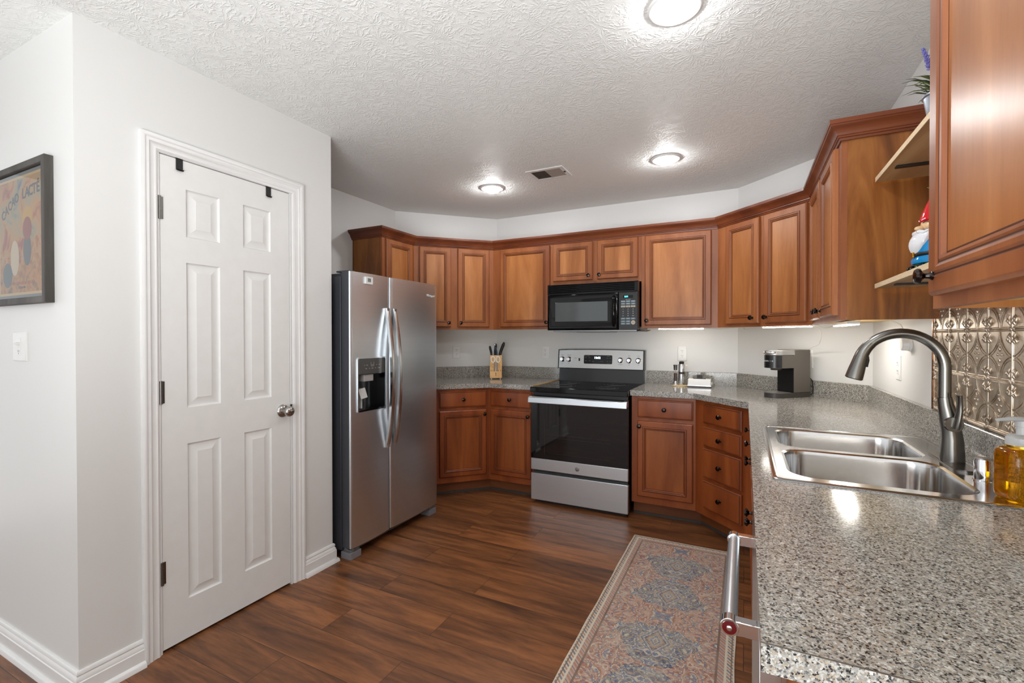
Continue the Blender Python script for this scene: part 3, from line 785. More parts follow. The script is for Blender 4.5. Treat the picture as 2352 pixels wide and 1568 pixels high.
# cavity and control panel belong to the freezer door
cav.build('dispenser_cavity', BLK, FD, smooth=False)
CP = plain('dispenser_panel_grey', sg(74, 72, 70), .16)
MB().prism([(p[0], p[1]) for p in rrect(x0+.002, x1-.002, 1.076, z1-.003, .010, 4)], .0106, .0118).build('control_panel', CP, FD)
cpo = bpy.data.objects['control_panel']; cpo.rotation_euler = (pi/2, 0, 0); 
ICON = plain('icon_grey', sg(170, 170, 168), .4)
ic0 = MB()
ic0.tube([(.155, -.0120, 1.146), (.155, -.0120, 1.125), (.158, -.0120, 1.121), (.176, -.0120, 1.121), (.179, -.0120, 1.125), (.179, -.0120, 1.146)], .0008, 5)
ic0.tube([(.160, -.0120, 1.126), (.165, -.0120, 1.131), (.170, -.0120, 1.126), (.174, -.0120, 1.131)], .0008, 5)
for k, (a, c_) in enumerate([(.10, .004), (.118, .010), (.20, .006), (.22, .010), (.14, .006), (.16, .014), (.19, .006), (.11, .010), (.215, .016)]):
    zz = 1.128 if k < 4 else 1.108
    MB().box(a, a+c_, -.0124, -.0117, zz-.0015, zz+.0015).build('indicator_mark', ICON, FD)
ic0.build('cup_icon', ICON, FD)
MB().box(.108, .186, -.002, .05, 1.030, 1.074).build('ice_chute', plain('chute_grey', sg(160, 158, 156), .4), FD, bev=.003)
pdl = MB(); pdl.add([(.074, .012, .985), (.128, .012, .992), (.134, -.004, .935), (.084, -.004, .928), (.074, .018, .985), (.128, .018, .992), (.134, .002, .935), (.084, .002, .928)], [(0, 3, 2, 1), (4, 5, 6, 7), (0, 1, 5, 4), (1, 2, 6, 5), (2, 3, 7, 6), (3, 0, 4, 7)])
pdl.box(.098, .106, .012, .03, .87, .99)
pdl.build('dispenser_paddle', plain('paddle_grey', sg(196, 196, 194), .3), FD)
def fhandle(xc, par):
    z0, z1 = .600, 1.477; n = 24; mb = MB(); hw = .0145
    for i in range(n+1):
        s_ = i/n; z = z0+(z1-z0)*s_; bow = sin(pi*s_)**.85*.052+.006
        yo = -bow-.012; yi = min(-bow+.006, -.004) if 0 < i < n else -.008
        mb.v += [(xc-hw, yo+.004, z), (xc-hw*.6, yo, z), (xc+hw*.6, yo, z), (xc+hw, yo+.004, z), (xc+hw, yi+.004, z), (xc-hw, yi+.004, z)]
    for i in range(n):
        for j in range(6): a, b_ = i*6+j, i*6+(j+1) % 6; mb.f.append((a, b_, b_+6, a+6)); mb.m.append(0)
    mb.f.append((5, 4, 3, 2, 1, 0)); mb.m.append(0); mb.f.append(tuple(n*6+j for j in range(6))); mb.m.append(0)
    for za, zb in ((z0, z0+.045), (z1-.045, z1)): mb.box(xc-.010, xc+.010, -.022, -.006, za, zb)
    return mb.build('handle', SSV, par, ang=35)
fhandle(.300, FD); fhandle(.368, RD)
tg = thing('kitchen_timer', 'small white digital timer stuck near the top of the freezer door', 'timer', (-2.0245, 2.115, 1.634), pi/2)
MB().prism(rrect(-.029, .029, -.022, .022, .006, 4), 0, .014).build('case', WHITEP, tg); bpy.data.objects['case'].rotation_euler = (pi/2, 0, 0)
tsc = MB().box(-.015, .012, -.0150, -.0138, -.010, .013).build('screen', plain('lcd_grey', sg(150, 154, 148), .3), tg)
text('digits', '71', .022, BLACKM, tsc, (-.0015, -.0151, .0015))
lg = text('brand_badge', 'Whirlpool', .0225, WHITEP, RD, (.757, -.0088, 1.592))
sw = MB().tube([(.757+.022*cos(a)*1.0, -.0092, 1.590+.011*sin(a)) for a in [radians(-140+300*i/16) for i in range(17)]], [.0004+.0011*sin(pi*i/16) for i in range(17)], 6).build('badge_swoosh', CHROME, RD)
ft = MB()
for xx in (.006, FW-.088):
    ft2 = MB().box(xx, xx+.082, .006, .085, .0, .040).box(xx+.02, xx+.085, .022, .085, .038, .069)
    ft2.build('foot', FGREY2, fr, bev=.002)
MB().box(.09, FW-.08, .045, .09, .030, .070).build('base_grille', plain('base_grille_grey', sg(100, 96, 92), .5), fr, bev=.002)
hm = MB().tube([(.012, .03, .062), (.03, .02, .060), (.05, .03, .062)], [(.012, .006)]*3, 10).tube([(.03, .018, .03), (.03, .012, .064)], .008, 10).build('hinge', plain('zinc_hinge', sg(150, 170, 170), .3, 1), fr)
MB().box(.03, .10, .10, .22, 1.652, 1.672).box(.012, .06, .02, .12, 1.675, 1.684).build('top_hinge_cover', FGREY, fr, bev=.002)

# ------------------------------------------------------------------ range
rg = thing('range', 'freestanding stainless electric range with black glass cooktop', 'stove', (XS0+.001, 3.325, 0), 0)
RW = XS1-XS0-.002; RB = YB-3.325-.004
MB().box(.006, RW-.006, .030, RB-.02, .03, .885).build('body', plain('range_side_black', sg(26, 25, 25), .3), rg, bev=.002)
MB().box(0, RW, 0, .035, .028, .236).build('storage_drawer', SS, rg, bev=.003)
MB().box(.02, RW-.02, .045, .10, 0, .032).build('base', BLACKM, rg)
od = MB().box(0, RW, 0, .032, .262, .352).build('oven_door', SS, rg, bev=.003)
GLS, nt, b = new_mat('oven_glass'); b.inputs['Base Color'].default_value = (*sg(16, 16, 18), 1); b.inputs['Roughness'].default_value = .03
b.inputs['Specular IOR Level'].default_value = .62
nt.links.new(mix(nt, noise(nt, coords(nt), 3).outputs[0], sg(15, 15, 17), sg(20, 20, 22)), b.inputs['Base Color'])
MB().box(.0, RW, .0008, .032, .352, .842).build('glass', GLS, od, bev=.002)
rk = MB()
for zz in (.40, .52, .545): rk.tube([(.14, .0004, zz), (RW-.13, .0004, zz)], .0006, 5)
rk.tube([(.115, .0004, .385), (.115, .0004, .66)], .0012, 5)
rk.build('rack_lines', plain('rack_bronze', sg(70, 60, 54), .3), od)
hb = MB().add([(-.002, -.058, .790), (RW+.002, -.058, .790), (RW+.002, -.052, .832), (-.002, -.052, .832), (-.002, -.046, .787), (RW+.002, -.046, .787), (RW+.002, -.036, .840), (-.002, -.036, .840)],
              [(0, 1, 2, 3), (3, 2, 6, 7), (7, 6, 5, 4), (4, 5, 1, 0), (1, 5, 6, 2), (0, 3, 7, 4)])
hb.box(.0, .028, -.048, .004, .795, .838).box(RW-.028, RW, -.048, .004, .795, .838)
hb.build('handle', SS, od, bev=.003)
lgm = MB().lathe([(.0165, 0), (.0165, .0012), (.0145, .0016)], (RW/2, 0, .306), (0, -1, 0), 28)
lgo = lgm.build('emblem', plain('emblem_grey', sg(150, 150, 152), .3, 1), od)
sc_ = MB()
for k in range(4):
    a0 = k*pi/2; sc_.tube([(RW/2+.012*cos(a0+t_*.9)*(1-.35*t_), -.0018, .306+.012*sin(a0+t_*.9)*(1-.35*t_)) for t_ in (0, .3, .6, 1)], .0006, 5)
sc_.tube([(RW/2-.006, -.0018, .304), (RW/2-.002, -.0018, .311), (RW/2-.003, -.0018, .302), (RW/2+.003, -.0018, .311), (RW/2+.002, -.0018, .302), (RW/2+.007, -.0018, .304)], .0007, 5)
sc_.build('emblem_script', WHITEP, lgo)
ct = MB().box(-.001, RW+.001, -.018, RB-.055, .868, .908).build('cooktop', BLACKG, rg, bev=.005)
cr = MB()
for cx, cy, r in ((.20, .17, .105), (.56, .17, .085), (.20, .44, .075), (.56, .45, .10)):
    for rr in (r, r*.72): cr.tube([(cx+rr*cos(2*pi*i/40), cy+rr*sin(2*pi*i/40), .9082) for i in range(41)], .0008, 5, cap=False)
cr.build('burner_rings', plain('burner_print', sg(70, 70, 72), .4), ct)
yb0 = RB-.070
MB().add([(.010, yb0, .905), (RW-.010, yb0, .905), (RW-.010, yb0+.012, 1.03), (.010, yb0+.012, 1.03), (.010, RB, .905), (RW-.010, RB, .905), (RW-.010, RB, 1.03), (.010, RB, 1.03)],
         [(0, 1, 2, 3), (1, 5, 6, 2), (5, 4, 7, 6), (4, 0, 3, 7), (3, 2, 6, 7)]).build('riser', plain('riser_black', sg(14, 14, 15), .2), rg)
def cpanel(m0, x0, x1, z0, z1, ya, yc, arch):
    mb = MB(); n = 16
    for i in range(n+1):
        s_ = i/n; x = x0+(x1-x0)*s_; zt = z1+arch*(1-(2*s_-1)**2)
        mb.v += [(x, ya, z0), (x, yc, zt), (x, RB, zt), (x, RB, z0)]
    for i in range(n):
        for j in range(4): a, b_ = i*4+j, i*4+(j+1) % 4; mb.f.append((a, a+4, b_+4, b_)); mb.m.append(0)
    mb.f.append((0, 1, 2, 3)); mb.m.append(0); mb.f.append(tuple(n*4+j for j in (3, 2, 1, 0))); mb.m.append(0)
    return mb
cpanel(0, 0, RW, 1.018, 1.184, yb0-.008, yb0+.008, .006).build('console', BLACKG, rg, ang=20)
cpo2 = cpanel(0, .010, RW-.010, 1.024, 1.178, yb0-.0105, yb0+.0050, .006).build('control_panel', SSC, rg, ang=20)
sl = (.0155)/(.154)
def py(z): return yb0-.0105+(z-1.024)*sl
ZK = 1.098
for xx in (.041, .103, .560, .632, .709):
    kk = MB().lathe([(.0235, 0), (.0235, .004), (.018, .007), (.0165, .024), (.014, .027), (1e-5, .0275)], (xx, py(ZK), ZK), (0, -1, .1), 24)
    kk.box(xx-.0035, xx+.0035, py(ZK)-.034, py(ZK)-.024, ZK-.0155, ZK+.0155)
    kk.build('burner_knob', CHROME, rg, bev=0)
tilt = pi/2-math.atan(sl)
dsp = MB().prism(rrect(-.125, .125, -.038, .038, .009, 4), 0, .002).build('display', BLACKG, rg, (.365, py(1.101)+.0003, 1.101)); dsp.rotation_euler = (tilt, 0, 0)
LEDW = emit('display_blue_white', (.75, .88, 1), 4)
text('clock_digits', '10:02', .026, LEDW, dsp, (-.005, .014, .0024), (0, 0, 0), .0002)
PRT = plain('panel_print', sg(150, 150, 155), .4)
for xx, zz, s_, sz in ((-.095, .029, 'Extended Bake', .0075), (-.105, .014, 'Bake', .0075), (-.075, .014, 'Broil', .0075), (-.105, -.013, 'Warm', .0075), (-.072, -.013, 'Clean', .0075), (-.042, -.017, 'Light', .0065), (.018, -.017, '-    +', .011), (.042, -.017, 'Start', .0065),
                       (.092, .029, 'Self Clean', .0075), (.083, .013, 'Timer', .0065), (.108, .013, 'Clock', .0065), (.083, -.015, 'Off', .0075), (.108, -.015, 'Set', .0075), (.095, -.031, 'Control Lock', .006)):
    text('panel_lettering', s_, sz, PRT, dsp, (xx, zz, .0024), (0, 0, 0), .0001)
MB().box(.192, .205, py(ZK)-.003, py(ZK)+.004, ZK-.012, ZK+.012).build('rocker_switch', BLACKM, rg)
for xx, zz, s_ in ((.103, 1.135, 'WARMING'), (.041, 1.135, 'FRONT'), (.560, 1.062, 'OVEN TEMP'), (.632, 1.135, 'REAR'), (.709, 1.135, 'FRONT'), (.103, 1.062, 'OFF'), (.041, 1.062, 'OFF'), (.632, 1.062, 'OFF'), (.709, 1.062, 'OFF'), (.165, 1.11, 'LIGHT')):
    text('knob_lettering', s_, .007, BLACKM, cpo2, (xx, py(zz)-.0006, zz), (tilt, 0, 0), .0001)

# ------------------------------------------------------------------ microwave
mw = thing('microwave', 'black over-the-range microwave mounted beneath the short cabinet', 'microwave', (-1.4595, 3.583, 1.350), 0)
MWW, MWH, MWD = .736, .374, YB-3.583-.004
MB().box(.004, MWW-.004, .035, MWD, .004, MWH-.001).build('body', plain('microwave_black', sg(12, 12, 13), .25), mw, bev=.003)
def arcbox(x0, x1, y0, y1, z0, z1, bul=.0): return MB().box(x0, x1, y0, y1, z0, z1)
gr = MB().box(0, MWW, .006, .036, .294, MWH-.002)
for k in range(5):
    z = .304+k*.0135; gr.add([(.014, -.006, z+.0015), (MWW-.026, -.006, z+.0015), (MWW-.026, .008, z+.009), (.014, .008, z+.009), (.014, -.006, z-.0010), (MWW-.026, -.006, z-.0010), (MWW-.026, .008, z+.0055), (.014, .008, z+.0055)],
                                        [(0, 1, 2, 3), (4, 7, 6, 5), (4, 5, 1, 0), (1, 5, 6, 2), (0, 3, 7, 4)])
gr.box(0, .014, -.004, .01, .294, MWH-.002); gr.box(MWW-.026, MWW, -.004, .01, .294, MWH-.002); gr.box(0, MWW, -.004, .01, .290, .2965); gr.box(0, MWW, -.004, .01, MWH-.006, MWH-.002)
gr.build('vent_grille', BLACKG, mw, ang=20)
DWX = .588
md = MB().rings(0, DWX, .0, .288, [(0, .034), (0, -.002), (.004, -.008), (.022, -.010), (.040, -.004), (.062, .004), (.066, .004)]).build('door', BLACKG, mw, ang=50)
md.data.materials[0] = BLACKG
WG = plain('window_screen_grey', sg(52, 58, 60), .07, 0, .9)
MB().rings(.064, DWX-.086, .070, .226, [(0, .004), (.001, .0030)]).build('window', WG, md)
MB().tube([(DWX-.034, -.010, .030), (DWX-.030, -.032, .05), (DWX-.028, -.038, .144), (DWX-.030, -.032, .24), (DWX-.034, -.010, .262)], [(.010, .008), (.012, .009), (.012, .009), (.012, .009), (.010, .008)], 14).build('handle', BLACKG, md, ang=60)
cpn = MB().box(DWX+.003, MWW, -.008, .034, .0, .288).build('control_panel', plain('keypad_black', sg(15, 15, 17), .3), mw, bev=.002)
dsm = MB().box(.624, .700, -.0088, -.0076, .243, .264).build('display', BLACKG, cpn)
text('clock_digits', '8:01', .017, emit('display_teal', (.1, .9, .9), 2.5), cpn, (.650, -.0090, .2535))
text('keypad_lettering', 'Sensor Touch', .0065, WHITEP, cpn, (.663, -.0086, .232))
KB = plain('key_blue_grey', sg(104, 124, 134), .4); KT = plain('key_tan', sg(176, 164, 148), .4); KD = plain('key_dark', sg(24, 26, 32), .35)
def key(x, z, w_, h_, mat, s_=None, sz=.0055):
    k_ = MB().box(x-w_/2, x+w_/2, -.0090, -.0078, z-h_/2, z+h_/2).build('key', mat, cpn)
    if s_: text('key_lettering', s_, sz, WHITEP if mat != KT else BLACKM, k_, (x, -.0092, z), ext=.0001)
xs_ = (.625, .663, .701)
for j, (z, mt, ls) in enumerate(((.2175, KB, ('POPCORN', 'POTATO', 'REHEAT')), (.199, KB, ('COOK', 'DEFROST', 'TIMER')), (.179, KT, ('CLOCK', 'POWER', 'TIME')),
                                 (.158, KD, '123'), (.141, KD, '456'), (.124, KD, '789'), (.107, KD, ('ADD', '0', 'HOLD')), (.086, KB, ('LIGHT', 'HI/LO', 'VENT')))):
    for x, s_ in zip(xs_, ls): key(x, z, .033, .0135, mt, s_, .0105 if len(s_) == 1 else .0058)
for z in (.065, .047):
    for x, s_ in zip(xs_[:2], ('OFF', 'CLEAR') if z > .06 else ('MEMORY', 'TURN')): key(x, z, .033, .0135, KB, s_, .0055)
rk_ = MB().lathe([(.0165, 0), (.0165, .0015)], (.701, -.0078, .056), (0, -1, 0), 24).build('start_key', KT, cpn)
text('start_lettering', 'START', .0075, BLACKM, rk_, (.701, -.0094, .056), ext=.0001)
un = MB().box(.03, MWW-.02, .05, .36, -.012, .004); un.box(.22, .50, .08, .32, -.016, -.010)
un.build('underside_panel', plain('underside_grey', sg(150, 150, 150), .35, 1), mw, bev=.002)
MB().tube([(MWW-.02, .10, -.004), (MWW+.035, .12, -.010), (MWW+.05, .14, -.006)], [(.03, .006)]*3, 10).build('mounting_tab', plain('zinc_tab', sg(190, 190, 188), .25, 1), mw)

# ------------------------------------------------------------------ things on the counters
# knife block
kbk = thing('knife_block', 'light wooden knife block with scissors, at the inner corner left of the range', 'knife block', (-2.040, 3.752, ZC), radians(27))
BW = wood('beech', sg(196, 146, 84), sg(214, 166, 104), sg(226, 180, 118), .4)
kb1 = MB()
for x0_, x1_ in ((-.055, .055),):
    pr = [(-.055, .008), (-.055, .085), (-.010, .150), (-.006, .215), (.055, .205), (.060, .008)]
    o = len(kb1.v); kb1.v += [(x0_, p[0], p[1]) for p in pr]+[(x1_, p[0], p[1]) for p in pr]; k = len(pr)
    kb1.f += [tuple(o+i for i in range(k))[::-1], tuple(o+k+i for i in range(k))]+[(o+i, o+(i+1) % k, o+k+(i+1) % k, o+k+i)[::-1] for i in range(k)]; kb1.m += [0]*(k+2)
import bmesh
kbo = kb1.build('block', BW, kbk, bev=.003)
def fixn(o):
    bm = bmesh.new(); bm.from_mesh(o.data); bmesh.ops.recalc_face_normals(bm, faces=bm.faces); bm.to_mesh(o.data); bm.free()
fixn(kbo)
for i, xx in enumerate((-.042, -.027, -.008, .007, .025, .042)):
    MB().box(xx-.002, xx+.002, -.0558, -.054, .072, .086).build('slot', BLACKM, kbk)
for sx_ in (-.04, .04): MB().lathe([(.006, 0), (.007, .009)], (sx_, -.04, 0), n=12).build('rubber_foot', WHITEP, kbk)
fig = MB().tube([(-.008, -.0558, .052), (.0, -.0558, .049), (.008, -.0558, .052)], .0014, 5).tube([(0, -.0558, .055), (0, -.0558, .042)], .0014, 5).tube([(-.007, -.0558, .030), (0, -.0558, .042), (.007, -.0558, .030)], .0014, 5)._ell((0, -.0558, .059), (.003, .001, .003), 8, 6, 0)
fig.build('burned_mark', plain('burned_brown', sg(74, 44, 20), .6), kbk)
for j, (xx, lean, L_, r_, mt) in enumerate(((-.042, -.012, .085, .014, BLACKM), (-.010, .008, .105, .015, BLACKM), (.008, -.010, .080, .011, plain('blue_black', sg(24, 54, 84), .35)), (.037, .030, .118, .018, BLACKM))):
    kn = thing('kitchen_knife', ('short black-handled knife at the left of the block', 'black-handled knife with steel butt in the middle of the block', 'blue-handled knife in the middle of the block', 'large black-handled knife at the right of the block')[j], 'knife', (0, 0, 0), radians(27)); kn.location = kbk.location
    y0_ = .018 if j != 2 else .005
    MB().tube([(xx, y0_, .214), (xx, y0_, .222), (xx+lean*.3, y0_-.002, .214+L_*.35), (xx+lean, y0_-.006, .214+L_*.8), (xx+lean*1.25, y0_-.010, .214+L_)],
              [(r_*1.05, r_*.7), (r_*.8, r_*.7), (r_, r_*.75), (r_*1.05, r_*.8), (r_*.7, r_*.5)], 12).build('handle', mt, kn, ang=60)
    MB().box(xx-.001, xx+.001, y0_-.008, y0_+.008, .2105, .2155).build('blade', CHROME, kn)
    if j == 1: MB()._ell((xx+.002, y0_-.012, .310), (.008, .005, .010), 10, 8, 0).build('butt_cap', CHROME, kn)
scs = thing('scissors', 'white-handled scissors standing in the front of the knife block', 'scissors', kbk.location, radians(27))
for sx_ in (-1, 1):
    MB().tube([(sx_*.023+.017*cos(a)-.002, -.060-.0*sin(a), .178+.026*sin(a)) for a in [2*pi*i/20 for i in range(21)]], .0048, 8, cap=False).build('handle_loop', WHITEP, scs)
    MB().box(sx_*.012-.006, sx_*.012+.006, -.0600, -.0575, .074, .158).build('blade', plain('blade_dark', sg(70, 66, 64), .3, .9), scs)
MB().tube([(-.034, -.058, .075), (-.034, -.058, .140)], .003, 8).build('pin', BLACKM, scs) if False else None

# milk frother stand + coffee grinder + scale with binder clip
BAM = wood('bamboo', sg(196, 166, 118), sg(212, 184, 138), sg(222, 196, 150), .5)
co = tag(MB().lathe([(.058, 0), (.060, .003), (.058, .007)], (0, 0, 0), n=36).build('trivet', BAM, loc=(-.452, 3.815, ZC)), 'round pale cork trivet on the counter under the stainless grinder', 'trivet')
fh = thing('milk_frother', 'thin steel milk frother on its stand left of the stainless coffee grinder', 'frother', (-.482, 3.815, ZC+.0075), 0)
MB().lathe([(.026, 0), (.026, .006), (.014, .009), (.014, .03), (.012, .032)], n=24).build('stand_base', CHROME, fh)
MB().lathe([(.013, .030), (.0125, .09), (.0115, .092)], n=20).build('grip', plain('frother_brown', sg(66, 50, 44), .4), fh)
MB().tube([(0, 0, .09), (0, 0, .12)], .0012, 6).build('wand', CHROME, fh)
MB().lathe([(.0135, .115), (.0145, .145), (.0165, .156), (.015, .157)], n=20).build('head', plain('steel_dark', sg(120, 118, 116), .3, 1), fh)
gd = thing('coffee_grinder', 'slim stainless hand coffee grinder standing on the round trivet', 'coffee grinder', (-.438, 3.822, ZC+.0075), 0)
MB().lathe([(.0225, 0), (.0235, .004), (.0235, .086), (.022, .087)], n=28).build('lower_body', SSV, gd)
MB().lathe([(.0228, .086), (.0228, .104)], n=28).build('grip_band', plain('brown_band', sg(58, 42, 38), .5), gd)
MB().lathe([(.0235, .103), (.0235, .160), (.021, .164)], n=28).build('upper_body', SSV, gd)
MB().lathe([(.018, .163), (.019, .178), (.021, .180), (.010, .185)], n=24).build('lid', BLACKM, gd)
MB().tube([(.02, 0, .157), (.046, .0, .156)], [(.003, .0015)]*2, 8).build('crank_arm', CHROME, gd)
bx = thing('storage_box', 'small white box with slanted front and dark base, right of the coffee grinder', 'box', (-.306, 3.800, ZC), 0)
bm1 = MB().add([(-.083, -.036, .012), (.083, -.036, .012), (.083, .030, .012), (-.083, .030, .012), (-.080, -.020, .062), (.080, -.020, .062), (.080, .030, .064), (-.080, .030, .064)],
               [(3, 2, 1, 0), (4, 5, 6, 7), (0, 1, 5, 4), (1, 2, 6, 5), (2, 3, 7, 6), (3, 0, 4, 7)]).build('case', WHITEP, bx, bev=.005)
MB().box(-.082, .082, -.035, .031, 0, .011).build('base', plain('base_dark', sg(74, 70, 70), .4), bx, bev=.002)
MB().box(-.083, .083, -.0372, -.034, .010, .0165).build('silver_strip', CHROME, bx)
MB().box(-.045, .045, -.012, .018, .062, .067).build('tray', plain('tray_dark', sg(60, 56, 52), .3, .5), bx, bev=.001)
MB().lathe([(.012, 0), (.012, .006)], (.084, 0, .028), (1, 0, 0), 16).build('side_knob', WHITEP, bx)
bc = thing('binder_clip', 'black binder clip with raised wire loops on top of the white box', 'clip', (-.306, 3.800, ZC+.067), 0)
MB().add([(-.02, -.010, 0), (.02, -.010, 0), (.02, 0, .026), (-.02, 0, .026), (-.02, .010, 0), (.02, .010, 0)], [(0, 1, 2, 3), (5, 4, 3, 2), (0, 3, 4), (1, 5, 2), (0, 4, 5, 1)]).build('clip_body', BLACKM, bc)
for s_ in (-1, 1):
    MB().tube([(-.012, s_*.004, .020), (-.013, s_*.008, .040), (-.006, s_*.010, .052), (.006, s_*.010, .052), (.013, s_*.008, .040), (.012, s_*.004, .020)] if s_ < 0 else [(-.008, -.011, .0), (-.006, -.013, .028), (.006, -.013, .028), (.008, -.011, 0)], .0011, 6).build('wire_loop', CHROME, bc)

# coffee maker
KG = plain('taupe_grey_plastic', sg(92, 86, 78), .42); KGD = plain('dark_brown_plastic', sg(58, 54, 50), .4); KF = plain('black_front', sg(22, 22, 24), .25)
kx, ky = .374, 3.484
km = thing('coffee_maker', 'taupe single-serve pod coffee maker on the counter before the right angled wall', 'coffee maker', (kx-.0625*Q, ky+.0625*Q, ZC), -pi/4)
def dshape(w_, y0_, y1_, r_, n=12):
    P = [(w_, y1_), (-w_, y1_)]
    for i in range(n+1):
        a = pi+pi*i/n; P.append((w_*cos(a), y0_+r_+r_*sin(a)))
    return P[::-1] if False else P
MB().prism(dshape(.063, -.285, 0, .07), 0, .030).build('drip_tray_base', KGD, km, ang=30)
MB().prism(dshape(.054, -.276, -.15, .06), .030, .0325).build('drip_tray', plain('tray_grey', sg(120, 116, 112), .35), km, ang=30)
MB().box(-.0625, .0625, -.135, 0, .030, .300).build('reservoir_body', KG, km, bev=.004)
MB().box(-.056, .056, -.222, -.134, .0325, .19).build('cup_cavity', KF, km) if False else MB().box(-.058, .058, -.1385, -.134, .033, .19).build('cup_cavity_back', KF, km)
MB().prism(dshape(.0625, -.285, -.13, .07), .186, .265, m=0).build('brew_head', KG, km, ang=30)
MB().prism([(p[0]*1.012, p[1]-.0008) for p in dshape(.0625, -.285, -.225, .07) if p[1] < -.232], .188, .264).build('front_panel', KF, km, ang=30)
MB().lathe([(.030, .172), (.034, .187)], (0, -.215, 0), n=24).build('nozzle', KGD, km)
MB().prism(dshape(.0615, -.283, -.080, .07), .266, .296).build('lid', plain('silver_lid', sg(172, 172, 170), .3, .7), km, bev=.004, ang=30)
MB().tube([(-.04, -.262, .284), (-.02, -.290, .282), (.02, -.290, .282), (.04, -.262, .284)], [(.005, .008)]*4, 10).build('lid_handle', CHROME, km, ang=60)
for i, ch in enumerate('KEURIG'):
    a = radians(-90+(i-2.5)*11.5); rx_, ry_ = .0645, .0735
    px_, py_ = rx_*cos(a), -.215+ry_*sin(a)
    nrm = atan2(cos(a)/rx_, -sin(a)/ry_)
    text('lettering', ch, .0125, WHITEP, km, (px_, py_, .230), (pi/2, 0, nrm), .0004)
MB().tube([(.045, .004, .13), (.052, .03, .10), (.050, .038, .05), (.052, .034, .02), (.030, .02, .006), (.02, .003, .01)], .0028, 8).build('power_cord', BLACKM, km)

# ------------------------------------------------------------------ outlets, switch
def plate(name, label, loc, rz, w_=.072, h_=.116, kind='outlet'):
    t_ = thing(name, label, 'outlet' if kind != 'switch' else 'light switch', loc, rz)
    MB().rings(-w_/2, w_/2, -h_/2, h_/2, [(0, 0), (0, -.003), (.003, -.0055), (.006, -.006)]).build('wall_plate', WHITEP, t_)
    if kind == 'switch':
        MB().box(-.017, .017, -.0075, -.005, -.034, .034).build('insert', WHITEP, t_, bev=.001)
        MB().add([(-.014, -.0075, -.006+.012), (.014, -.0075, -.006+.012), (.014, -.0075, .018), (-.014, -.0075, .018), (-.012, -.020, .008), (.012, -.020, .008), (.012, -.020, .012), (-.012, -.020, .012)],
                 [(4, 5, 6, 7), (0, 1, 5, 4), (1, 2, 6, 5), (2, 3, 7, 6), (3, 0, 4, 7)]).build('toggle', WHITEP, t_)
        s_ = MB()
        for xx in (-.006, .005): s_.box(xx-.001, xx+.001, -.0079, -.007, -.022, -.014)
        s_.lathe([(.002, 0), (.002, .0006)], (0, -.0074, -.027), (0, -1, 0), 10)
        s_.build('socket_slots', SLOT, t_)
    else:
        for zz in (.0195, -.0195):
            r_ = MB().prism(rrect(-.0165, .0165, -.0145, .0145, .009, 5), 0, .0012).build('receptacle', WHITEP, t_, (0, -.0058, zz)); r_.rotation_euler = (pi/2, 0, 0)
            s_ = MB()
            for xx in (-.006, .006): s_.box(xx-.0011, xx+.0011, -.0001, .0010, -.001, .008) if False else s_.box(xx-.0012, xx+.0012, .001, .009, .0011, .0017)
            s_.lathe([(.0022, .0011), (.0022, .0017)], (0, -.007, 0), (0, 0, 1), 10)
            s_.build('slots', SLOT, r_)
    return t_
nl = pi/4
plate('electrical_outlet', 'white outlet on the left angled wall above the counter', (XL+(.371+.025), YL1+(.371+.025), 1.152), pi/4)
plate('electrical_outlet', 'white outlet on the back wall just left of the range', (-1.651, YB, 1.152), 0)
plate('electrical_outlet', 'white outlet on the back wall behind the coffee grinder', (-.453, YB, 1.160), 0)
p4 = plate('electrical_outlet', 'white outlet on the right angled wall behind the coffee maker', (.370, 3.580, 1.150), -pi/4)
plate('electrical_outlet', 'white outlet on the right wall seen through the faucet arch', (XR, 2.790, 1.148), -pi/2)
plate('light_switch', 'white toggle switch with socket below the framed poster', (-2.580, YP0, 1.259), 0, .115*.62+.055, .116, 'switch')
pg = thing('plug_adapter', 'white plug adapter in the outlet behind the coffee maker', 'plug', (.372, 3.578, 1.16), -pi/4)
MB().box(-.02, .02, -.045, -.0075, -.02, .035).build('adapter_body', WHITEP, pg, bev=.003)
MB().box(-.012, .012, -.030, -.0075, -.040, -.021).build('adapter_foot', WHITEP, pg, bev=.002)
nl_ = thing('plug_in_sensor', 'round white plug-in sensor on the right wall under the cabinet', 'sensor', (XR, 2.620, 1.262), -pi/2)
MB().lathe([(.028, 0), (.028, .030), (.025, .034), (1e-5, .035)], (0, -.001, 0), (0, -1, 0), 28).build('puck', WHITEP, nl_)
MB().lathe([(.031, 0), (.031, .007), (.029, .009)], (0, -.0005, 0), (0, -1, 0), 28).build('mounting_ring', WHITEP, nl_)

# ------------------------------------------------------------------ LED strips and their wires
LEDM = emit('led_diffuser', (1, .955, .89), LED)
def ledbar(label, a, b_, z, wd=.022):
    A, B = Vector(a), Vector(b_); c_ = (A+B)/2; d_ = B-A; L_ = d_.length
    t_ = thing('under_cabinet_light', label, 'light', (c_.x, c_.y, z), atan2(d_.y, d_.x))
    MB().box(-L_/2, L_/2, -wd/2, wd/2, .004, .018).build('housing', WHITEP, t_, bev=.001)
    MB().box(-L_/2+.004, L_/2-.004, -wd/2+.002, wd/2-.002, 0, .005).build('diffuser', LEDM, t_)
    return t_
zb = ZU0+.014-.019
nb = 2.793155-.215
def on45(u0, nval):     # point on the line x+y = nval*sqrt2 at parameter x
    return (u0, nval*sqrt(2)-u0)
ledbar('white light bar beneath the cabinet right of the microwave', (-.600, 3.735), (-.270, 3.735), zb-.004)
ledbar('white light bar beneath the angled-wall cabinet above the coffee maker', on45(.108, nb-.05), on45(.352, nb-.05), zb-.004)
ledbar('wide white light bar beneath the right wall cabinet', (.455, 3.06), (.455, 2.66), zb-.006, .05)
WIRE = plain('white_wire', sg(225, 225, 222), .4)
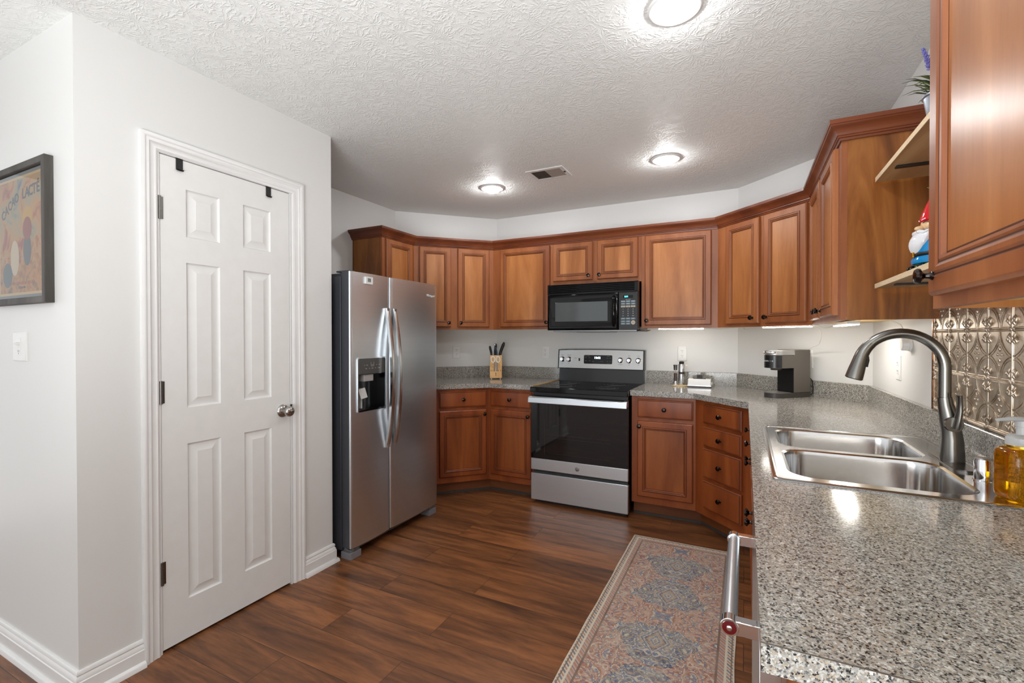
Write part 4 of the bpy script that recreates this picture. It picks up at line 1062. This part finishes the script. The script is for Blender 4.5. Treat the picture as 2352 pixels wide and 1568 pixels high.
def wire(label, pts, mat=WIRE, r=.0022):
    P = [Vector(p) for p in pts]; Q_ = []
    for i in range(len(P)-1):
        p0, p1, p2, p3 = P[max(i-1, 0)], P[i], P[i+1], P[min(i+2, len(P)-1)]
        for k in range(6):
            t_ = k/6; Q_.append(.5*((2*p1)+(-p0+p2)*t_+(2*p0-5*p1+4*p2-p3)*t_*t_+(-p0+3*p1-3*p2+p3)*t_**3))
    Q_.append(P[-1])
    c_ = P[0]
    o = MB().tube([tuple(p-c_) for p in Q_], r, 8).build('light_cable', mat, loc=tuple(c_), ang=60)
    return tag(o, label, 'cable', None)
wire('thin white wire joining the light bars beside the corner of the back wall', [(-.265, 3.735, zb+.004), (-.16, 3.74, zb-.002), (-.02, 3.70, zb+.006), (.0, 3.66, zb-.010), (.05, 3.58, zb+.0), (.10, 3.50, zb+.004)])
wire('white power cord hanging from the light bar down behind the coffee maker', [(.362, 3.21+.04, zb+.004), (.40, 3.30, 1.34), (.412, 3.34, 1.30), (.41, 3.42, 1.25), (.385, 3.48, 1.232), (.35, 3.545, 1.20), (.345, 3.568, 1.175), (.352, 3.572, 1.168)])
wire('thin white wire between the angled-wall light bar and the wide light bar', [(.362, 3.235, zb+.006), (.41, 3.18, zb-.010), (.43, 3.14, zb-.006), (.450, 3.064, zb+.0)])
wire('grey wire dropping from the right wall cabinet to the round sensor', [(.60, 2.70, 1.37), (.625, 2.655, 1.35), (.632, 2.635, 1.32), (.632, 2.625, 1.291)])

# ------------------------------------------------------------------ shelves with gnome and lavender
CHIP = plain('chipboard_edge', sg(214, 192, 158), .75, nz=220)
def chip(m):
    nt = m.node_tree; b = nt.nodes['Principled BSDF']
    vo = N(nt, 'ShaderNodeTexVoronoi'); vo.inputs['Scale'].default_value = 330; nt.links.new(coords(nt), vo.inputs['Vector'])
    nt.links.new(ramp(nt, noise(nt, coords(nt), 260, 3, .7).outputs[0], [(.3, sg(170, 132, 92)), (.45, sg(214, 190, 154)), (.7, sg(232, 214, 184))]), b.inputs['Base Color'])
chip(CHIP)
OAK = wood('oak_melamine', sg(146, 108, 68), sg(168, 130, 88), sg(188, 152, 108), .5, 'y')
for z0_, lab in ((1.893, 'upper floating chipboard shelf with oak finish, holding the lavender pot'), (1.482, 'lower floating chipboard shelf with oak finish, holding the garden gnome')):
    s_ = thing('floating_shelf', lab, 'shelf', (.450, 2.245, z0_))
    MB().box(.0015, .2035, -.95, 0, 0, .017).build('board', OAK, s_, smooth=False)
    MB().box(0, .0015, -.95, 0, 0, .017).box(0, .2035, 0, .0012, 0, .017).build('raw_edge', CHIP, s_, smooth=False)
    for yy in (-.175, -.78):
        MB().box(.022, .2040, yy-.013, yy+.013, -.006, 0).build('bracket', BLACKM, s_, bev=.001)
# gnome: figurine facing the room
gz = 1.4992
gn = thing('garden_gnome', 'glazed garden gnome with red hat and white beard on the lower shelf', 'figurine', (.540, 1.868, gz), radians(8))
GB = plain('glaze_blue', sg(12, 132, 196), .08, 0, .6); GRD = plain('glaze_red', sg(206, 18, 34), .08, 0, .6); GWH = plain('glaze_white', sg(226, 228, 232), .1, 0, .6)
GSK = plain('glaze_skin', sg(224, 186, 142), .12, 0, .6); GGR = plain('glaze_green', sg(50, 128, 40), .12, 0, .6)
MB().lathe([(.060, 0), (.066, .006), (.064, .02), (.05, .03)], n=24, sx=1, sy=1).build('trousers', GGR, gn)
MB().lathe([(.058, .020), (.072, .022), (.074, .034), (.068, .044), (.070, .050), (.068, .075), (.060, .100), (.048, .125), (.030, .14)], n=28).build('coat', GB, gn, ang=60)
MB().lathe([(.0695, .043), (.0725, .046), (.0725, .052), (.070, .055)], n=28).build('belt', BLACKM, gn, ang=60)
MB().box(-.0770, -.0715, -.009, .009, .041, .057).build('buckle', GOLD, gn, bev=.001)
for s_ in (-1, 1): MB()._ell((-.054, s_*.028, .009), (.024, .017, .011), 14, 8, 0).build('shoe', BLACKG, gn)
hdm = MB()._ell((-.006, 0, .142), (.046, .044, .040), 20, 14, 0)
hdm._ell((-.036, .017, .136), (.014, .013, .012), 12, 8, 0); hdm._ell((-.036, -.017, .136), (.014, .013, .012), 12, 8, 0)
hdm.build('head', GSK, gn)
MB()._ell((-.056, 0, .131), (.014, .010, .008), 14, 10, 0).build('nose', GSK, gn)
for s_ in (-1, 1):
    MB().tube([(-.042, s_*.026, .146), (-.049, s_*.018, .149), (-.053, s_*.010, .146)], .0013, 6).build('eye', BLACKM, gn)
    MB().tube([(-.040, s_*.028, .154), (-.050, s_*.018, .158), (-.055, s_*.007, .155)], [.0010, .0022, .0012], 8).build('eyebrow', GWH, gn)
bd_ = MB()
L = []
for (x_, z_, rx_, ry_) in ((-.040, .124, .020, .040), (-.046, .110, .026, .044), (-.054, .090, .028, .040), (-.060, .070, .022, .030), (-.064, .052, .010, .014), (-.066, .044, .002, .003)):
    L.append([(x_+rx_*cos(a)*(1+.05*sin(9*a)), ry_*sin(a)*(1+.05*cos(7*a)), z_) for a in [2*pi*i/24 for i in range(24)]])
o = ringloft(bd_, L[::-1]); bd_.f.append(tuple(o+5*24+j for j in range(24))); bd_.m.append(0)
bd_.build('beard', GWH, gn, ang=60, sub=1)
for s_ in (-1, 1): MB().tube([(-.060, s_*.002, .120), (-.062, s_*.016, .118), (-.056, s_*.032, .114), (-.048, s_*.042, .121)], [.006, .0075, .006, .002], 10).build('moustache', GWH, gn, ang=60)
MB()._ell((-.062, 0, .113), (.006, .007, .004), 10, 8, 0).build('mouth', plain('glaze_pink', sg(196, 90, 84), .2), gn)
MB().lathe([(.051, .150), (.055, .154), (.054, .160), (.044, .190), (.031, .222), (.016, .252), (.004, .270), (1e-5, .272)], (0, 0, 0), n=28).build('hat', GRD, gn, ang=60)
lf = MB()
for k in range(9):
    a = k*2.4; b0 = Vector((-.012+.01*cos(a), -.018+.01*sin(a), .225+.012*k)); t1 = b0+Vector((-.030 if k % 2 else -.02, .02*sin(a*1.7), .012))
    lf.tube([tuple(b0), tuple((b0+t1)/2+Vector((0, 0, .004))), tuple(t1)], [(.001, .001), (.006, .0018), (.001, .0008)], 8)
lf.build('leaf_sprig', plain('leaf_green', sg(96, 160, 60), .4), gn)
# lavender
lv = thing('potted_lavender', 'artificial lavender in a small galvanised metal pot on the upper shelf', 'plant', (.512, 1.752, 1.9102))
PG = plain('galvanised', sg(168, 176, 186), .35, .8)
MB().lathe([(.036, 0), (.037, .002), (.049, .074), (.053, .077), (.053, .081), (.049, .082), (.046, .074), (.04, .06), (1e-5, .06)], n=32).build('pot', PG, lv)
LG = plain('grass_green', sg(98, 118, 62), .5); LG2 = plain('grass_green_dark', sg(58, 72, 50), .5)
rn = random.Random(3)
lg1, lg2 = MB(), MB()
for k in range(130):
    a = rn.uniform(0, 2*pi); r0 = rn.uniform(0, .03); ln = rn.uniform(.05, .10); out = rn.uniform(.4, 1.2); dz_ = rn.uniform(.062, .12)
    b0 = Vector((r0*cos(a), r0*sin(a), dz_)); P_ = [b0+Vector((cos(a)*out*ln*s_, sin(a)*out*ln*s_, ln*(.9*s_-.62*s_*s_*out))) for s_ in (0, .35, .7, 1)]
    (lg1 if k % 2 else lg2).tube([tuple(p) for p in P_], [(.0018, .0008), (.0035, .0008), (.0028, .0007), (.0004, .0003)], 6)
lg1.build('foliage', LG, lv); lg2.build('dark_foliage', LG2, lv)
LV = plain('lavender_violet', sg(112, 108, 176), .6)
for k, (ax_, ay_) in enumerate(((-.055, -.01), (-.015, .03), (.03, -.02), (.0, -.05), (.045, .03))):
    base = Vector((ax_*.2, ay_*.2, .07)); top = Vector((ax_, ay_, .215+.012*(k % 3)))
    st = MB().tube([tuple(base), tuple((base+top)/2+Vector((0, 0, .01))), tuple(top)], .0012, 6).build('stem', LG, lv)
    fb = MB()
    for j in range(46):
        s_ = .50+.5*j/45; c_ = base.lerp(top, s_)+Vector((0, 0, .01*(1-abs(2*s_-1)))); a = j*2.4; rr_ = .013*(1.15-s_)*1.6
        e_ = c_+Vector((cos(a)*rr_, sin(a)*rr_, .006)); fb.tube([tuple(c_), tuple(c_.lerp(e_, .6)), tuple(e_)], [.001, .0028, .0006], 6)
    fb.build('flower_spike', LV, lv)

# ------------------------------------------------------------------ framed poster
pf = thing('framed_poster', 'vintage-style cocoa poster in a rough grey wooden frame', 'picture', (-2.5375, YP0, 1.694), 0)
FWD = wood('weathered_grey_wood', sg(54, 50, 46), sg(74, 70, 66), sg(96, 92, 88), .6, grain=2)
PWd, PHt = .512, .540
fm = MB()
o_ = [(-PWd/2, -PHt/2), (PWd/2, -PHt/2), (PWd/2, PHt/2), (-PWd/2, PHt/2)]
fm.rings(-PWd/2, PWd/2, -PHt/2, PHt/2, [(0, 0), (0, -.026), (.002, -.028), (.022, -.028), (.024, -.026), (.024, -.006)], None).build('frame', FWD, pf)
PA, nt, b = new_mat('poster_print'); v = coords(nt)
sx_ = N(nt, 'ShaderNodeSeparateXYZ'); nt.links.new(v, sx_.inputs[0])
pn = noise(nt, v, 7, 4, .6, .8); pn2 = noise(nt, v, 16, 3, .6)
bg = ramp(nt, pn.outputs[0], [(.3, sg(70, 100, 138)), (.42, sg(176, 166, 132)), (.52, sg(206, 156, 90)), (.62, sg(168, 66, 46)), (.75, sg(130, 36, 30))])
zf = mth(nt, 'MULTIPLY_ADD', sx_.outputs[2], 2.0, .5)
low = ramp(nt, pn2.outputs[0], [(.35, sg(170, 116, 56)), (.5, sg(206, 148, 78)), (.7, sg(56, 72, 80))])
selr = mth(nt, 'GREATER_THAN', mth(nt, 'ADD', zf, mth(nt, 'MULTIPLY', pn2.outputs[0], .3)), .45)
nt.links.new(mix(nt, selr, low, bg), b.inputs['Base Color']); b.inputs['Roughness'].default_value = .5
pw2, ph2 = .198, .222
MB().box(-.232, .232, -.0095, -.006, -.246, .246).build('mat_board', plain('mat_board_blue_grey', sg(120, 128, 134), .7), pf)
CRM = plain('poster_margin', sg(226, 196, 142), .6)
ps = MB().box(-pw2-.010, pw2+.010, -.0105, -.0095, -ph2-.010, ph2+.010).build('poster_margin', CRM, pf)
MB().box(-pw2, pw2, -.0112, -.0104, -ph2, ph2).build('poster_print', PA, pf)
NAVY = plain('ink_navy', sg(40, 44, 62), .6)
word = 'CACAO LACTÉ'
for i, ch in enumerate(word):
    if ch == ' ': continue
    u_ = (i-5)/5.2; xx = u_*.166; zz = .155-.0-.055*max(0, -u_)**1.5+.012*u_
    text('poster_title', ch, (.056 if i > 5 else .050), NAVY, pf, (xx, -.0116, zz), (pi/2, radians(-14*max(0, -u_)), 0), .0002, off=.0012)
# plain stand-in shapes for the picture itself
def disc(cx, cz, rx_, rz_, mat, y=-.0114, n=24, nm='poster_shape'):
    m_ = MB(); m_.add([(cx+rx_*cos(2*pi*i/n), y, cz+rz_*sin(2*pi*i/n)) for i in range(n)], [tuple(range(n))])
    return m_.build(nm, mat, pf, smooth=False)
disc(.062, .060, .045, .048, plain('poster_yellow', sg(214, 170, 60), .6))
disc(.062, .022, .040, .045, plain('poster_red', sg(160, 66, 52), .6), -.0115)
disc(.060, -.060, .036, .062, plain('poster_slate', sg(84, 92, 100), .6), -.0114)
disc(-.055, -.085, .040, .070, plain('poster_cream', sg(222, 206, 178), .6), -.0114)
disc(-.125, -.150, .045, .050, plain('poster_bluegreen', sg(74, 98, 104), .6), -.0114)
text('poster_footer', 'LE MEILLEUR CACAO AU LAIT', .017, plain('ink_red', sg(178, 78, 44), .6), pf, (.01, -.0116, -.186), ext=.0002)
text('poster_footer', 'EXTRA FIN', .013, NAVY, pf, (.01, -.0116, -.204), ext=.0002)
GLZ, nt, b = new_mat('picture_glass'); b.inputs['Base Color'].default_value = (1, 1, 1, 1); b.inputs['Roughness'].default_value = .02
b.inputs['Transmission Weight'].default_value = 1; b.inputs['IOR'].default_value = 1.45
gl = MB().add([(-.232, -.0175, -.246), (.232, -.0175, -.246), (.232, -.0175, .246), (-.232, -.0175, .246)], [(0, 1, 2, 3)])
# thin pane: transparent + a little gloss
nt.nodes.remove(b); out = nt.nodes['Material Output']
tr = N(nt, 'ShaderNodeBsdfTransparent'); gs = N(nt, 'ShaderNodeBsdfGlossy'); gs.inputs['Roughness'].default_value = .03
fz = N(nt, 'ShaderNodeFresnel'); fz.inputs['IOR'].default_value = 1.5
mx_ = N(nt, 'ShaderNodeMixShader'); nt.links.new(fz.outputs[0], mx_.inputs[0]); nt.links.new(tr.outputs[0], mx_.inputs[1]); nt.links.new(gs.outputs[0], mx_.inputs[2]); nt.links.new(mx_.outputs[0], out.inputs[0])
gl.build('glass', GLZ, pf, smooth=False)

# ------------------------------------------------------------------ rug
RG, nt, b = new_mat('faded_persian_print')
v = coords(nt)
sp = N(nt, 'ShaderNodeSeparateXYZ'); nt.links.new(v, sp.inputs[0])
def snap(x, s_): return mth(nt, 'MULTIPLY', mth(nt, 'ROUND', mth(nt, 'DIVIDE', x, s_)), s_)
X_ = mth(nt, 'ABSOLUTE', snap(sp.outputs[0], .0045)); Y_ = snap(sp.outputs[1], .0045)
Yf = mth(nt, 'PINGPONG', Y_, .36)
cv = N(nt, 'ShaderNodeCombineXYZ'); nt.links.new(X_, cv.inputs[0]); nt.links.new(Yf, cv.inputs[1])
CRM_, RST, BLU, DBL, TAN, SAG, PNK = sg(204, 194, 174), sg(160, 98, 80), sg(84, 112, 148), sg(46, 70, 108), sg(168, 140, 108), sg(116, 134, 124), sg(190, 146, 130)
nA = noise(nt, cv.outputs[0], 10, 1.5, .5); nB = noise(nt, cv.outputs[0], 70, 2, .5); nC = noise(nt, cv.outputs[0], 5.5, 1); nD = noise(nt, v, 28, 3, .65)
fA = mth(nt, 'FRACT', mth(nt, 'MULTIPLY', nA.outputs[0], 8.0))
warm = ramp(nt, fA, [(0, RST), (.22, CRM_), (.30, PNK), (.52, TAN), (.60, RST), (.78, CRM_), (.86, BLU)], 'CONSTANT')
cool = ramp(nt, fA, [(0, DBL), (.16, CRM_), (.26, BLU), (.46, CRM_), (.54, SAG), (.66, DBL), (.76, TAN), (.90, BLU)], 'CONSTANT')
small = ramp(nt, nB.outputs[0], [(0, DBL), (.38, TAN), (.44, CRM_), (.56, RST), (.62, BLU)], 'CONSTANT')
dd = mth(nt, 'ADD', mth(nt, 'MULTIPLY', X_, .9), mth(nt, 'ABSOLUTE', mth(nt, 'SUBTRACT', Yf, .17)))
inm = mth(nt, 'LESS_THAN', mth(nt, 'ADD', dd, mth(nt, 'MULTIPLY', nC.outputs[0], .35)), .34)
c = mix(nt, inm, warm, cool)
dia = mth(nt, 'FRACT', mth(nt, 'MULTIPLY', mth(nt, 'ADD', mth(nt, 'MULTIPLY', X_, 1.6), mth(nt, 'ABSOLUTE', mth(nt, 'SUBTRACT', Yf, .17))), 16.0))
med = ramp(nt, dia, [(0, DBL), (.2, CRM_), (.36, BLU), (.6, CRM_), (.7, TAN)], 'CONSTANT')
core = mth(nt, 'LESS_THAN', mth(nt, 'ADD', mth(nt, 'MULTIPLY', X_, 1.0), mth(nt, 'ABSOLUTE', mth(nt, 'SUBTRACT', Yf, .17))), .085)
c = mix(nt, mth(nt, 'MULTIPLY', core, .75), c, med)
c = mix(nt, .20, c, small)
c = mix(nt, ramp(nt, nD.outputs[0], [(.48, (0,)*3), (.66, (.40,)*3)]), c, sg(196, 186, 172))
# border bands
ed = mth(nt, 'MINIMUM', mth(nt, 'SUBTRACT', .305, X_), mth(nt, 'SUBTRACT', 1.205, mth(nt, 'ABSOLUTE', Y_)))
alt = mth(nt, 'FRACT', mth(nt, 'MULTIPLY', mth(nt, 'ADD', sp.outputs[1], sp.outputs[0]), 26.0))
bm1_ = ramp(nt, alt, [(0, DBL), (.3, CRM_), (.5, RST), (.75, CRM_)], 'CONSTANT'); bm2_ = ramp(nt, alt, [(0, RST), (.35, PNK), (.55, DBL), (.7, PNK)], 'CONSTANT')
bord = mix(nt, mth(nt, 'GREATER_THAN', ed, .036), bm1_, bm2_)
bord = mix(nt, .25, bord, CRM_)
for a_, w_ in ((.034, .0035), (.012, .003), (.066, .004), (.0, .006)):
    ln_ = mth(nt, 'LESS_THAN', mth(nt, 'ABSOLUTE', mth(nt, 'SUBTRACT', ed, a_)), w_)
    bord = mix(nt, ln_, bord, sg(214, 204, 184) if a_ in (0., .034) else sg(120, 96, 84))
c = mix(nt, mth(nt, 'LESS_THAN', ed, .070), c, bord)
wr_ = noise(nt, v, 5, 4, .7); c = mix(nt, ramp(nt, wr_.outputs[0], [(.36, (.05,)*3), (.75, (.42,)*3)]), c, sg(192, 180, 164))
th = noise(nt, coords(nt, (900, 260, 1)), 1, 2)
c = mix(nt, .35, c, ramp(nt, th.outputs[0], [(.35, (.6,)*3), (.65, (1,)*3)]), 'MULTIPLY')
nt.links.new(c, b.inputs['Base Color']); b.inputs['Roughness'].default_value = .9; b.inputs['Specular IOR Level'].default_value = .2
bump(nt, b, th.outputs[0], .3, .002)
rug = thing('rug', 'faded blue and rust persian-style runner rug on the floor before the sink cabinets', 'rug', (-.335, 1.860, 0))
n = 40; rm = MB(); hw, hl = .305, 1.205; rn = random.Random(5)
def edge(i): return .0012*sin(i*1.3)+.0010*sin(i*.5)
prev = None
for i in range(n+1):
    y_ = -hl+2*hl*i/n; e_ = edge(i)
    rm.v += [(-hw+e_, y_, 0), (-hw+e_, y_, .006), (hw+e_, y_, .006), (hw+e_, y_, 0)]
for i in range(n):
    a = i*4; rm.f += [(a, a+1, a+5, a+4)[::-1], (a+1, a+2, a+6, a+5), (a+2, a+3, a+7, a+6), (a+3, a, a+4, a+7)]; rm.m += [0]*4
rm.f += [(0, 3, 2, 1), (n*4, n*4+1, n*4+2, n*4+3)]; rm.m += [0, 0]
ro = rm.build('pile', RG, rug, smooth=False); fixn(ro)

# ------------------------------------------------------------------ ceiling lamps and vent
LM = emit('lamp_glass', (.985, .99, 1), LAMP)
BAF = plain('baffle_white', sg(235, 235, 233), .35)
lamps = [(-.222, 1.713, 'recessed ceiling light nearest the camera, above the aisle'), (-1.742, 3.146, 'recessed ceiling light left of the ceiling vent'), (-.457, 3.134, 'recessed ceiling light right of the ceiling vent'),
         (-.60, -1.0, None)]  # last lamp is out of view, added to light the room
lo = None
for x_, y_, lab in lamps:
    l_ = thing('recessed_light', lab or 'added recessed ceiling light, unseen behind the camera, to light the room', 'ceiling light', (x_, y_, H), 0, 'recessed ceiling lights')
    MB().lathe([(.062, -.001), (.064, -.006), (.085, -.008), (.092, -.003), (.092, -.0003)], n=40).build('trim_ring', BAF, l_, ang=60)
    MB().lathe([(.0605, -.0025), (.059, -.009), (.050, -.023), (.030, -.032), (1e-5, -.035)], n=32).build('lens', LM, l_, ang=80)
vt = thing('ceiling_vent', 'white rectangular ceiling air vent with metal louvres between the two far lights', 'vent', (-1.230, 3.040, H), 0)
fr2 = MB(); w2, d2 = .135, .105
fr2.prism([(-w2, -d2), (w2, -d2), (w2, d2), (-w2, d2)], -.006, -.0004, holes=[[(-w2+.028, -d2+.028), (w2-.028, -d2+.028), (w2-.028, d2-.028), (-w2+.028, d2-.028)]])
fr2.build('frame', WHITEP, vt, bev=.001)
MB().box(-w2+.027, w2-.027, -d2+.027, d2-.027, -.0012, -.0004).build('duct_opening', plain('duct_dark', sg(30, 28, 26), .8), vt)
sl_ = MB()
for k in range(26):
    x_ = -w2+.031+k*(2*w2-.062)/25; tl = .0035 if k >= 13 else -.0035
    sl_.add([(x_-tl, -d2+.028, -.0055), (x_+tl, -d2+.028, -.0015), (x_+tl, d2-.028, -.0015), (x_-tl, d2-.028, -.0055)], [(0, 1, 2, 3)])
sl_.box(-.002, .002, -d2+.028, d2-.028, -.006, -.001)
sl_.build('louvres', plain('louvre_tan', sg(176, 168, 158), .5), vt, smooth=False)
MB().box(w2-.022, w2-.010, -.012, .004, -.010, -.005).build('damper_lever', BLACKM, vt)
